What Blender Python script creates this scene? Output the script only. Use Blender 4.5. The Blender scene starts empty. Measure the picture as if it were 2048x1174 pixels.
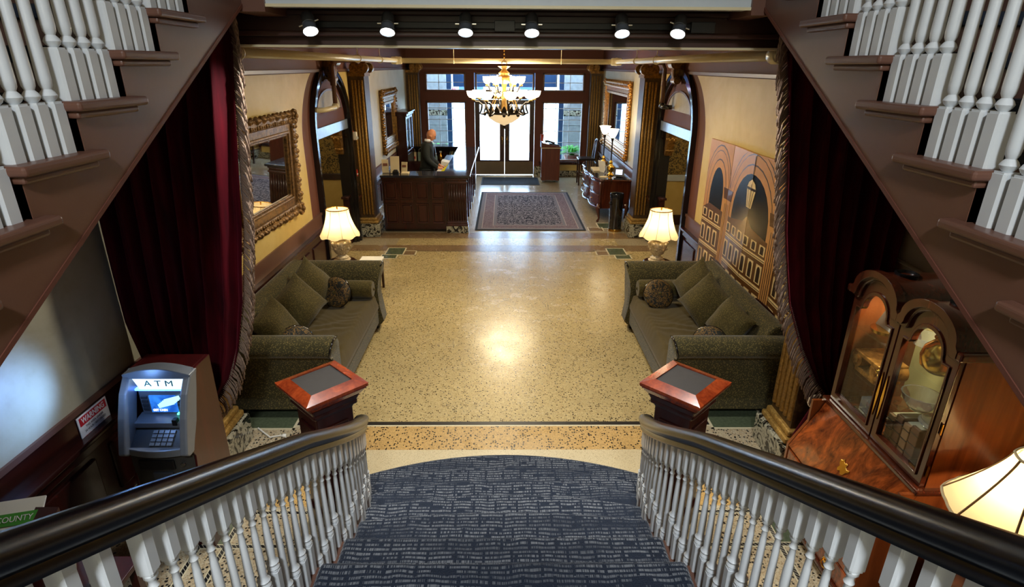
import bpy, bmesh, math, random
from mathutils import Vector, Matrix, Euler
random.seed(7)
S = bpy.context.scene
COL = S.collection
PI = math.pi

# ------------------------------------------------------------------ camera, world, light, exposure
cam_d = bpy.data.cameras.new('camera'); cam = bpy.data.objects.new('camera', cam_d); COL.objects.link(cam)
cam_d.sensor_width = 36.0; cam_d.sensor_fit = 'HORIZONTAL'; cam_d.lens = 1147.18 / 2048 * 36.0
cam_d.clip_start = 0.05; cam_d.clip_end = 300
_p, _y, _r = 0.378214, 0.0142064, -0.0065558
_f = Vector((math.sin(_y)*math.cos(_p), math.cos(_y)*math.cos(_p), -math.sin(_p)))
_rt = Vector((math.cos(_y), -math.sin(_y), 0)); _dn = _f.cross(_rt)
_r2 = _rt*math.cos(_r) + _dn*math.sin(_r); _d2 = -_rt*math.sin(_r) + _dn*math.cos(_r)
_m = Matrix((( _r2.x, -_d2.x, -_f.x), (_r2.y, -_d2.y, -_f.y), (_r2.z, -_d2.z, -_f.z))).to_4x4()
_m.translation = Vector((0, 0, 2.9)); cam.matrix_world = _m
S.camera = cam
W = bpy.data.worlds.new('sky'); S.world = W; W.use_nodes = True
bg = W.node_tree.nodes['Background']; bg.inputs[0].default_value = (0.60, 0.80, 1.0, 1); bg.inputs[1].default_value = 19.0
S.view_settings.view_transform = 'Standard'; S.view_settings.look = 'None'
S.view_settings.exposure = 0.0; S.view_settings.gamma = 1.0; S.view_settings.use_curve_mapping = False
WARM = (1.0, 0.82, 0.55); COOL = (0.86, 0.93, 1.0); NEUT = (1.0, 0.93, 0.80)
def lamp(name, kind, loc, power, color, size=0.05, rot=None, spot=None, blend=0.5):
    d = bpy.data.lights.new(name, kind); d.energy = power; d.color = color
    if kind == 'AREA': d.size = size
    else: d.shadow_soft_size = size
    if kind == 'SPOT': d.spot_size = spot; d.spot_blend = blend
    o = bpy.data.objects.new(name, d); COL.objects.link(o); o.location = loc
    if rot is not None: o.rotation_euler = rot
    return o
def aim(o, tgt):
    o.rotation_euler = (Vector(tgt) - o.location).to_track_quat('-Z', 'Y').to_euler()
# unseen stair hall light, assumed above and behind the landing; no fixture is built
lamp('assumed_stair_hall_light', 'AREA', (0, -1.9, 5.2), 270, COOL, 0.5)
# unseen downlights added to brighten the lobby walls and the desk end
lamp('lobby_fill_light', 'SPOT', (0, 6.6, 3.44), 430, (1.0, 0.90, 0.68), 0.35, rot=(0, 0, 0), spot=math.radians(160), blend=0.45)
lamp('desk_fill_light', 'SPOT', (-0.2, 13.4, 3.44), 130, (1.0, 0.93, 0.82), 0.3, rot=(0, 0, 0), spot=math.radians(135), blend=0.7)
SC = S.cycles
SC.max_bounces = 8; SC.diffuse_bounces = 4; SC.glossy_bounces = 4; SC.transmission_bounces = 8
SC.caustics_reflective = False; SC.caustics_refractive = False; SC.sample_clamp_indirect = 6.0

# ------------------------------------------------------------------ materials
def lin(c):
    return tuple((v/255/12.92 if v/255 <= 0.04045 else ((v/255+0.055)/1.055)**2.4) for v in c)
class NT:
    """a small wrapper for building node materials"""
    def __init__(s, name):
        s.m = bpy.data.materials.new(name); s.m.use_nodes = True; s.t = s.m.node_tree
        s.n = s.t.nodes; s.b = s.n['Principled BSDF']; s.out = s.n['Material Output']
    def node(s, ty, **kw):
        n = s.n.new(ty)
        for k, v in kw.items():
            if k.startswith('i_'):
                key = k[2:]; key = int(key) if key.isdigit() else key
                n.inputs[key].default_value = v
            else: setattr(n, k, v)
        return n
    def link(s, a, b): s.t.links.new(a, b)
    def coord(s, scale=(1, 1, 1), rot=(0, 0, 0), which='Object'):
        tc = s.node('ShaderNodeTexCoord'); mp = s.node('ShaderNodeMapping')
        mp.inputs['Scale'].default_value = scale; mp.inputs['Rotation'].default_value = rot
        s.link(tc.outputs[which], mp.inputs[0]); return mp.outputs[0]
    def noise(s, vec, scale, detail=3, rough=0.55, dist=0.0):
        n = s.node('ShaderNodeTexNoise'); n.inputs['Scale'].default_value = scale; n.inputs['Detail'].default_value = detail
        n.inputs['Roughness'].default_value = rough; n.inputs['Distortion'].default_value = dist
        if vec is not None: s.link(vec, n.inputs['Vector'])
        return n.outputs['Fac']
    def voro(s, vec, scale, feature='F1', out='Distance', rnd=1.0):
        n = s.node('ShaderNodeTexVoronoi'); n.feature = feature; n.inputs['Scale'].default_value = scale
        n.inputs['Randomness'].default_value = rnd
        s.link(vec, n.inputs['Vector']); return n.outputs[out]
    def ramp(s, fac, stops, interp='LINEAR'):
        r = s.node('ShaderNodeValToRGB'); cr = r.color_ramp; cr.interpolation = interp
        while len(cr.elements) < len(stops): cr.elements.new(0.5)
        for e, (p, c) in zip(cr.elements, stops):
            e.position = p; e.color = (*c, 1) if len(c) == 3 else c
        s.link(fac, r.inputs[0]); return r.outputs[0]
    def mix(s, fac, a, b, mode='MIX'):
        n = s.node('ShaderNodeMix', data_type='RGBA', blend_type=mode)
        for k, v in ((0, fac), (6, a), (7, b)):
            if isinstance(v, bpy.types.NodeSocket): s.link(v, n.inputs[k])
            else: n.inputs[k].default_value = v if k == 0 else (*v, 1)
        return n.outputs[2]
    def math(s, op, a, b=None, c=None):
        n = s.node('ShaderNodeMath', operation=op)
        for k, v in enumerate((a, b, c)):
            if v is None: continue
            if isinstance(v, bpy.types.NodeSocket): s.link(v, n.inputs[k])
            else: n.inputs[k].default_value = v
        return n.outputs[0]
    def sep(s, vec):
        n = s.node('ShaderNodeSeparateXYZ'); s.link(vec, n.inputs[0]); return n.outputs
    def comb(s, x, y, z=0.0):
        n = s.node('ShaderNodeCombineXYZ')
        for k, v in enumerate((x, y, z)):
            if isinstance(v, bpy.types.NodeSocket): s.link(v, n.inputs[k])
            else: n.inputs[k].default_value = v
        return n.outputs[0]
    def color(s, c):
        if isinstance(c, bpy.types.NodeSocket): s.link(c, s.b.inputs['Base Color'])
        else: s.b.inputs['Base Color'].default_value = (*c, 1)
    def set(s, rough=None, metal=None, spec=None, coat=None, sheen=None, trans=None, ior=None, alpha=None):
        for k, v in (('Roughness', rough), ('Metallic', metal), ('Specular IOR Level', spec), ('Coat Weight', coat), ('Sheen Weight', sheen), ('Transmission Weight', trans), ('IOR', ior), ('Alpha', alpha)):
            if v is None: continue
            if isinstance(v, bpy.types.NodeSocket): s.link(v, s.b.inputs[k])
            else: s.b.inputs[k].default_value = v
    def bump(s, h, strength=0.3, dist=0.01):
        n = s.node('ShaderNodeBump'); n.inputs['Strength'].default_value = strength; n.inputs['Distance'].default_value = dist
        s.link(h, n.inputs['Height']); s.link(n.outputs[0], s.b.inputs['Normal'])
    def emit(s, c, st):
        if isinstance(c, bpy.types.NodeSocket): s.link(c, s.b.inputs['Emission Color'])
        else: s.b.inputs['Emission Color'].default_value = (*c, 1)
        s.b.inputs['Emission Strength'].default_value = st
M = {}
def plain(name, rgb, rough=0.5, metal=0.0, var=0.12, scale=6.0, bump=0.0, coat=0.0, spec=0.5, sheen=0.0):
    t = NT(name); v = t.coord(); c = lin(rgb)
    if var:
        n = t.noise(v, scale, 4); t.color(t.ramp(n, [(0.25, tuple(x*(1-var) for x in c)), (0.75, tuple(min(1, x*(1+var)) for x in c))]))
    else: t.color(c)
    t.set(rough=rough, metal=metal, coat=coat, spec=spec, sheen=sheen)
    if bump: t.bump(t.noise(v, scale*14, 3), bump, 0.004)
    M[name] = t.m; return t.m
def wood(name, dark, light, rough=0.3, scale=(1, 1, 1), coat=0.2, freq=9.0, axis='z'):
    t = NT(name); sc = {'z': (freq, freq, freq*0.09), 'x': (freq*0.09, freq, freq), 'y': (freq, freq*0.09, freq)}[axis]
    v = t.coord(sc); n = t.noise(v, 1.0, 5, 0.6, 1.2); n2 = t.noise(v, 6.0, 3, 0.6)
    f = t.math('ADD', t.math('MULTIPLY', n, 0.75), t.math('MULTIPLY', n2, 0.25))
    t.color(t.ramp(f, [(0.3, lin(dark)), (0.55, tuple((a+b)/2 for a, b in zip(lin(dark), lin(light)))), (0.72, lin(light))]))
    t.set(rough=rough, coat=coat); t.b.inputs['Coat Roughness'].default_value = 0.12
    t.bump(n2, 0.05, 0.002); M[name] = t.m; return t.m

plain('brown_paint', (104, 70, 56), 0.38, var=0.06, scale=2.5, bump=0.05)
plain('brown_wall', (104, 63, 50), 0.62, var=0.06, scale=2.0, bump=0.05, spec=0.2)
plain('dark_beam', (70, 45, 38), 0.36, var=0.10, scale=3.0, bump=0.04)
plain('white_paint', (214, 218, 220), 0.32, var=0.03, scale=5, bump=0.05)
plain('white_board', (196, 204, 208), 0.4, var=0.05, scale=8, bump=0.08)
plain('ceiling_paint', (168, 150, 128), 0.7, var=0.03)
plain('pipe_paint', (226, 212, 172), 0.3, var=0.04, scale=8, bump=0.04)
plain('brass', (190, 140, 60), 0.25, 1.0, var=0.15, scale=30)
plain('bright_brass', (235, 190, 90), 0.2, 1.0, var=0.10, scale=30)
plain('chrome', (190, 192, 196), 0.16, 1.0, var=0.04)
plain('black_metal', (16, 16, 18), 0.35, 0.3, var=0.1)
plain('black_plastic', (14, 14, 16), 0.4, var=0.1)
plain('grey_plastic', (120, 124, 130), 0.35, 0.35, var=0.04, scale=20, bump=0.03)
plain('dark_grey_plastic', (52, 54, 58), 0.4, var=0.05)
plain('paper_white', (232, 228, 216), 0.7, var=0.03)
plain('paper_cream', (214, 196, 156), 0.7, var=0.04)
plain('slate_leather', (46, 43, 42), 0.55, var=0.12, scale=30, bump=0.1)
plain('street', (226, 228, 228), 0.9, var=0.04, scale=1)
plain('granite', (42, 42, 50), 0.06, var=0.3, scale=120, spec=0.7)
plain('rubber_mat', (30, 34, 38), 0.85, var=0.15, scale=60, bump=0.2)
plain('skin', (196, 132, 96), 0.45, var=0.06, scale=20)
plain('suit', (18, 26, 27), 0.8, var=0.15, scale=60)
plain('shirt', (228, 230, 236), 0.7, var=0.02)
plain('tie', (86, 100, 124), 0.5, var=0.15, scale=80)
plain('leaf', (84, 168, 62), 0.5, var=0.3, scale=12)
plain('terracotta', (120, 70, 50), 0.7, var=0.15)
plain('red_plastic', (190, 28, 30), 0.35, var=0.05)
plain('porcelain', (232, 228, 214), 0.15, var=0.03)
plain('green_print', (70, 150, 50), 0.6, var=0.04)
plain('blue_print', (40, 92, 150), 0.6, var=0.06)
plain('yellow_paper', (236, 224, 30), 0.6, var=0.04)
plain('stone_pier', (150, 152, 150), 0.8, var=0.25, scale=9, bump=0.25)
plain('dark_blue_metal', (36, 62, 92), 0.35, 0.2, var=0.1)
plain('dark_bronze', (46, 40, 34), 0.3, 0.7, var=0.2, scale=20)
plain('tassel_cream', (170, 150, 122), 0.8, var=0.15, scale=60)
wood('mahogany', (26, 8, 7), (66, 24, 17), 0.26)
wood('desk_panel', (34, 10, 8), (80, 30, 19), 0.28); wood('podium_wood', (66, 30, 20), (112, 58, 38), 0.35)
plain('bag_teal', (120, 140, 126), 0.6, var=0.2, scale=12); plain('red_cup', (170, 66, 44), 0.5)
wood('mahogany_h', (28, 9, 8), (70, 26, 18), 0.26, axis='y')
wood('red_mahogany', (92, 26, 12), (176, 76, 34), 0.2, coat=0.5)
wood('dark_walnut', (26, 12, 9), (74, 38, 26), 0.3)
wood('cabinet_wood', (80, 34, 13), (146, 76, 34), 0.22, coat=0.4, freq=5)
wood('cabinet_dark', (44, 16, 9), (96, 42, 22), 0.2, coat=0.5)
wood('atm_wood', (42, 6, 6), (70, 13, 11), 0.35)
wood('rail_wood', (5, 5, 6), (11, 11, 13), 0.27, coat=0.0, axis='y')
def burl(name, dark, light):
    t = NT(name); v = t.coord((5, 5, 2.2), (0, 0.5, 0)); n = t.noise(v, 1.0, 6, 0.62, 3.2); n2 = t.noise(t.coord((14, 14, 3)), 2.0, 4, 0.6, 1.0)
    f = t.math('ADD', t.math('MULTIPLY', n, 0.72), t.math('MULTIPLY', n2, 0.28))
    t.color(t.ramp(f, [(0.36, lin(dark)), (0.5, tuple((x+y)*0.45 for x, y in zip(lin(dark), lin(light)))), (0.62, lin(light))])); t.set(rough=0.2, coat=0.4); M[name] = t.m
plain('black_lacquer', (20, 17, 18), 0.12, var=0.1, coat=0.4)
burl('flame_mahogany', (62, 20, 7), (160, 76, 30))
def plaster(name, c1, c2, c3, scale=1.3):
    t = NT(name); v = t.coord(); n = t.noise(v, scale, 6, 0.6, 0.6); n2 = t.noise(v, scale*7, 4)
    f = t.math('ADD', t.math('MULTIPLY', n, 0.8), t.math('MULTIPLY', n2, 0.2))
    t.color(t.ramp(f, [(0.3, lin(c1)), (0.5, lin(c2)), (0.7, lin(c3))])); t.set(rough=0.5); t.bump(n2, 0.06, 0.004); M[name] = t.m
plaster('yellow_plaster', (194, 162, 86), (210, 180, 104), (220, 194, 124))
plaster('stone_plaster', (158, 142, 108), (178, 166, 134), (190, 180, 152), 1.8)
plaster('hall_plaster', (190, 176, 140), (206, 194, 160), (214, 204, 176))
def gold(name, a, b, rough=0.4, scale=24, metal=0.75):
    t = NT(name); v = t.coord(); n = t.noise(v, scale, 5, 0.65); t.color(t.ramp(n, [(0.3, lin(a)), (0.7, lin(b))]))
    t.set(rough=rough, metal=metal); t.bump(n, 0.35, 0.006); M[name] = t.m
gold('gilt_dark', (70, 46, 20), (168, 124, 60), 0.42)
gold('gilt_bright', (120, 74, 26), (226, 164, 82), 0.38)
gold('gilt_column', (128, 94, 40), (206, 164, 88), 0.42, 40, 0.45); gold('gilt_groove', (52, 36, 16), (92, 66, 30), 0.5, 30, 0.3)
gold('antique_frame', (58, 40, 22), (150, 112, 66), 0.45, 30, 0.6)
gold('cream_gilt', (150, 126, 86), (236, 218, 180), 0.45, 40, 0.2)
def marble(name, base, vein, scale=5):
    t = NT(name); v = t.coord(); n = t.noise(v, scale, 6, 0.65, 1.5)
    f = t.math('ABSOLUTE', t.math('SUBTRACT', n, 0.5)); t.color(t.ramp(f, [(0.0, lin(vein)), (0.035, lin(vein)), (0.075, lin(base))]))
    t.set(rough=0.15, coat=0.3); M[name] = t.m
marble('black_marble', (24, 24, 22), (170, 164, 140), 7)
def terrazzo(name, base, dark, warm, density=0.34, scale=85, rough=0.2):
    t = NT(name); v = t.coord()
    big = t.noise(v, 1.4, 4); d = t.voro(v, scale, out='Distance'); cc = t.node('ShaderNodeTexVoronoi'); cc.inputs['Scale'].default_value = scale; t.link(v, cc.inputs['Vector'])
    hs = t.sep(cc.outputs['Color'])
    isdark = t.math('MULTIPLY', t.math('LESS_THAN', hs[0], density), t.math('LESS_THAN', d, 0.42))
    base_c = t.ramp(big, [(0.3, tuple(x*0.88 for x in lin(base))), (0.7, tuple(min(1, x*1.08) for x in lin(base)))])
    chip = t.mix(t.math('MULTIPLY', hs[1], 0.55), base_c, lin(warm))
    c2 = t.node('ShaderNodeTexVoronoi'); c2.inputs['Scale'].default_value = scale*2.3; t.link(v, c2.inputs['Vector']); h2 = t.sep(c2.outputs['Color'])
    fine = t.math('MULTIPLY', t.math('LESS_THAN', h2[0], density*1.5), t.math('LESS_THAN', c2.outputs['Distance'], 0.5))
    chip = t.mix(t.math('MULTIPLY', h2[2], 0.30), chip, tuple(min(1, x*1.35) for x in lin(base)))
    chip = t.mix(t.math('MULTIPLY', fine, 0.55), chip, tuple(x*0.42 for x in lin(warm)))
    t.color(t.mix(isdark, chip, lin(dark)))
    t.set(rough=t.ramp(t.noise(v, 3.0, 5, 0.7), [(0.3, (rough*0.75,)*3), (0.7, (rough*1.3,)*3)]), spec=0.6); M[name] = t.m
terrazzo('terrazzo_field', (190, 169, 120), (58, 46, 32), (158, 134, 86), 0.24, 62, 0.24)
terrazzo('terrazzo_gold', (186, 150, 92), (30, 26, 22), (204, 166, 104), 0.42, 52, 0.3)
terrazzo('terrazzo_pale', (196, 178, 140), (150, 130, 96), (210, 196, 160), 0.2, 160, 0.35)
terrazzo('terrazzo_brown', (140, 114, 82), (70, 54, 42), (120, 92, 62), 0.25, 110, 0.24)
terrazzo('terrazzo_far', (168, 152, 122), (96, 84, 66), (150, 132, 100), 0.2, 110, 0.22)
terrazzo('terrazzo_speck', (190, 178, 150), (30, 28, 25), (176, 140, 92), 0.40, 50, 0.35)
plain('green_tile', (84, 92, 70), 0.22, var=0.25, scale=40)
plain('grout_light', (206, 194, 160), 0.4, var=0.1, scale=60)
plain('line_black', (34, 30, 28), 0.35, var=0.2, scale=80)
def mosaic_line(name):
    t = NT(name); v = t.coord(); s = t.sep(v); q = t.math('FRACT', t.math('MULTIPLY', t.math('ADD', s[0], s[1]), 38.0))
    t.color(t.ramp(q, [(0.0, lin((26, 26, 26))), (0.80, lin((26, 26, 26))), (0.84, lin((190, 182, 160)))], 'CONSTANT')); t.set(rough=0.3); M[name] = t.m
mosaic_line('mosaic_black')
def velvet():
    t = NT('red_velvet'); v = t.coord((1, 1, 0.15)); n = t.noise(v, 14, 3)
    t.color(t.ramp(n, [(0.3, lin((40, 2, 8))), (0.7, lin((78, 4, 17)))])); t.set(rough=0.75, sheen=0.15, spec=0.1)
    t.b.inputs['Sheen Tint'].default_value = (1, 0.12, 0.2, 1); M['red_velvet'] = t.m
velvet()
def fabric(name, base, fig, scale=95, amount=0.5):
    t = NT(name); v = t.coord(); d = t.voro(v, scale); n = t.noise(v, scale*0.6, 3, 0.6, 1.0)
    f = t.math('MULTIPLY', t.math('LESS_THAN', d, 0.36), t.math('GREATER_THAN', n, 0.42))
    big = t.noise(v, 3, 3)
    b = t.ramp(big, [(0.3, tuple(x*0.85 for x in lin(base))), (0.7, tuple(x*1.12 for x in lin(base)))])
    t.color(t.mix(t.math('MULTIPLY', f, amount), b, lin(fig))); t.set(rough=0.85, sheen=0.15, spec=0.2); t.bump(d, 0.12, 0.003); M[name] = t.m
fabric('sofa_fabric', (60, 54, 28), (132, 114, 62), 80, 0.65)
fabric('sofa_cushion', (76, 62, 26), (96, 80, 42), 140, 0.3)
fabric('pillow_fabric', (74, 64, 30), (136, 116, 60), 100, 0.5)
def damask(name, base, fig, scale=13, rough=0.7):
    t = NT(name); v = t.coord(); n = t.noise(v, scale, 3, 0.5, 2.2); n2 = t.noise(v, scale*2.6, 2, 0.5, 1.0)
    f = t.math('ADD', t.math('MULTIPLY', n, 0.7), t.math('MULTIPLY', n2, 0.3))
    t.color(t.ramp(f, [(0.47, lin(base)), (0.485, lin(fig)), (0.53, lin(fig)), (0.545, lin(base))])); t.set(rough=rough); M[name] = t.m
damask('brocade', (30, 29, 18), (132, 98, 42), 17)
def wallpaper():
    t = NT('damask_wallpaper'); v = t.coord(); s = t.sep(v)
    cy = t.math('SUBTRACT', t.math('FRACT', t.math('MULTIPLY', s[1], 4.2)), 0.5); row = t.math('FLOOR', t.math('MULTIPLY', s[2], 3.2))
    cz = t.math('SUBTRACT', t.math('FRACT', t.math('MULTIPLY', s[2], 3.2)), 0.5)
    n = t.noise(v, 26, 3, 0.5, 1.5)
    r = t.math('SQRT', t.math('ADD', t.math('MULTIPLY', cy, cy), t.math('MULTIPLY', t.math('MULTIPLY', cz, cz), 0.8)))
    f = t.math('ADD', r, t.math('MULTIPLY', t.math('SUBTRACT', n, 0.5), 1.2))
    t.color(t.ramp(f, [(0.12, lin((70, 56, 24))), (0.20, lin((72, 58, 26))), (0.26, lin((158, 132, 66)))])); t.set(rough=0.6); M['damask_wallpaper'] = t.m
damask('damask_wallpaper', (150, 124, 60), (58, 46, 20), 7, 0.6)
def carpet():
    t = NT('stair_carpet'); v = t.coord(); s0 = t.sep(v); oi = t.node('ShaderNodeObjectInfo').outputs['Random']
    s = (t.math('ADD', s0[0], t.math('MULTIPLY', oi, 9.0)), s0[1], s0[2])
    run = t.math('ADD', t.math('SUBTRACT', s[1], s[2]), t.math('MULTIPLY', oi, 5.0))
    wob = t.math('MULTIPLY', t.math('SUBTRACT', t.noise(t.comb(t.math('MULTIPLY', s[0], 5.0), t.math('MULTIPLY', run, 5.0)), 1.0, 2), 0.5), 2.2)
    row = t.math('ADD', t.math('MULTIPLY', run, 42.0), wob)
    rowm = t.math('GREATER_THAN', t.math('SINE', t.math('MULTIPLY', row, 2*PI)), -0.05)
    rid = t.math('FLOOR', row)
    blk = t.noise(t.comb(t.math('MULTIPLY', s[0], 7.5), t.math('MULTIPLY', rid, 3.7)), 1.0, 1)
    dash = t.noise(t.comb(t.math('MULTIPLY', s[0], 270.0), t.math('MULTIPLY', rid, 5.3)), 1.0, 2)
    band = t.noise(t.comb(t.math('MULTIPLY', s[0], 1.2), t.math('MULTIPLY', run, 7.0)), 1.0, 2)
    gx = t.math('ADD', t.math('MULTIPLY', s[0], 8.5), t.math('MULTIPLY', t.math('FLOOR', t.math('MULTIPLY', run, 9.0)), 0.37))
    grid = t.math('GREATER_THAN', t.math('FRACT', gx), 0.10)
    m = t.math('MULTIPLY', t.math('MULTIPLY', rowm, grid), t.math('MULTIPLY', t.math('GREATER_THAN', blk, 0.36), t.math('GREATER_THAN', dash, 0.47)))
    m = t.math('MULTIPLY', m, t.math('MINIMUM', 1.0, t.math('MAXIMUM', 0.0, t.math('MULTIPLY', t.math('SUBTRACT', band, 0.32), 4.5))))
    fz = t.noise(v, 220, 2)
    t.color(t.mix(t.math('MULTIPLY', m, 0.8), t.ramp(fz, [(0.3, lin((18, 26, 40))), (0.7, lin((32, 43, 62)))]), lin((126, 130, 136))))
    t.set(rough=0.95, spec=0.1, sheen=0.2); t.bump(fz, 0.5, 0.006); M['stair_carpet'] = t.m
carpet()
plain('navy_carpet', (18, 28, 44), 0.95, var=0.2, scale=80, bump=0.3)
def glass(name, tint=(0.95, 0.98, 1.0), alpha_like=0.0):
    t = NT(name); t.n.remove(t.b); tr = t.node('ShaderNodeBsdfTransparent'); tr.inputs[0].default_value = (*tint, 1)
    gl = t.node('ShaderNodeBsdfGlossy'); gl.inputs['Roughness'].default_value = 0.02
    lw = t.node('ShaderNodeFresnel'); lw.inputs[0].default_value = 1.45; mx = t.node('ShaderNodeMixShader')
    ge = t.node('ShaderNodeNewGeometry'); fac = t.math('MULTIPLY', lw.outputs[0], t.math('SUBTRACT', 1.0, ge.outputs['Backfacing'])); t.link(fac, mx.inputs[0]); t.link(tr.outputs[0], mx.inputs[1]); t.link(gl.outputs[0], mx.inputs[2]); t.link(mx.outputs[0], t.out.inputs[0]); M[name] = t.m
glass('window_glass', (0.86, 0.93, 1.0)); glass('clear_glass')
def mirror():
    t = NT('mirror_glass'); t.color((0.82, 0.85, 0.86)); t.set(rough=0.02, metal=1.0); M['mirror_glass'] = t.m
mirror()
def crystal():
    t = NT('crystal'); t.color((0.96, 0.98, 1)); t.set(rough=0.05, trans=0.9, ior=1.45); M['crystal'] = t.m
crystal()
def emitter(name, c, st, base=(0.8, 0.8, 0.8)):
    t = NT(name); t.color(base); t.emit(c, st); t.set(rough=0.4); M[name] = t.m; return t
emitter('bulb_white', (0.92, 0.97, 1.0), 14.0)
emitter('bulb_warm', (1.0, 0.78, 0.46), 30.0)
emitter('cup_glow', (1.0, 0.84, 0.55), 16.0)
emitter('bowl_glow', (1.0, 0.74, 0.40), 0.75, (0.7, 0.55, 0.36))
emitter('torch_glow', (1.0, 0.84, 0.58), 7.0)
emitter('sign_blue_white', (0.62, 0.84, 1.0), 1.5)
emitter('led_blue', (0.05, 0.22, 1.0), 5.0)
emitter('led_green', (0.05, 1.0, 0.45), 4.0)
emitter('screen_small', (0.45, 0.55, 1.0), 1.6)
def shade(name, c, st):
    t = NT(name); t.color(c); t.set(rough=0.8); t.emit(c, st)
    tl = t.node('ShaderNodeBsdfTranslucent'); tl.inputs[0].default_value = (*c, 1); mx = t.node('ShaderNodeMixShader'); mx.inputs[0].default_value = 0.55
    t.link(t.b.outputs[0], mx.inputs[1]); t.link(tl.outputs[0], mx.inputs[2]); t.link(mx.outputs[0], t.out.inputs[0]); M[name] = t.m
shade('lamp_shade', (0.90, 0.74, 0.44), 0.08)

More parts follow.
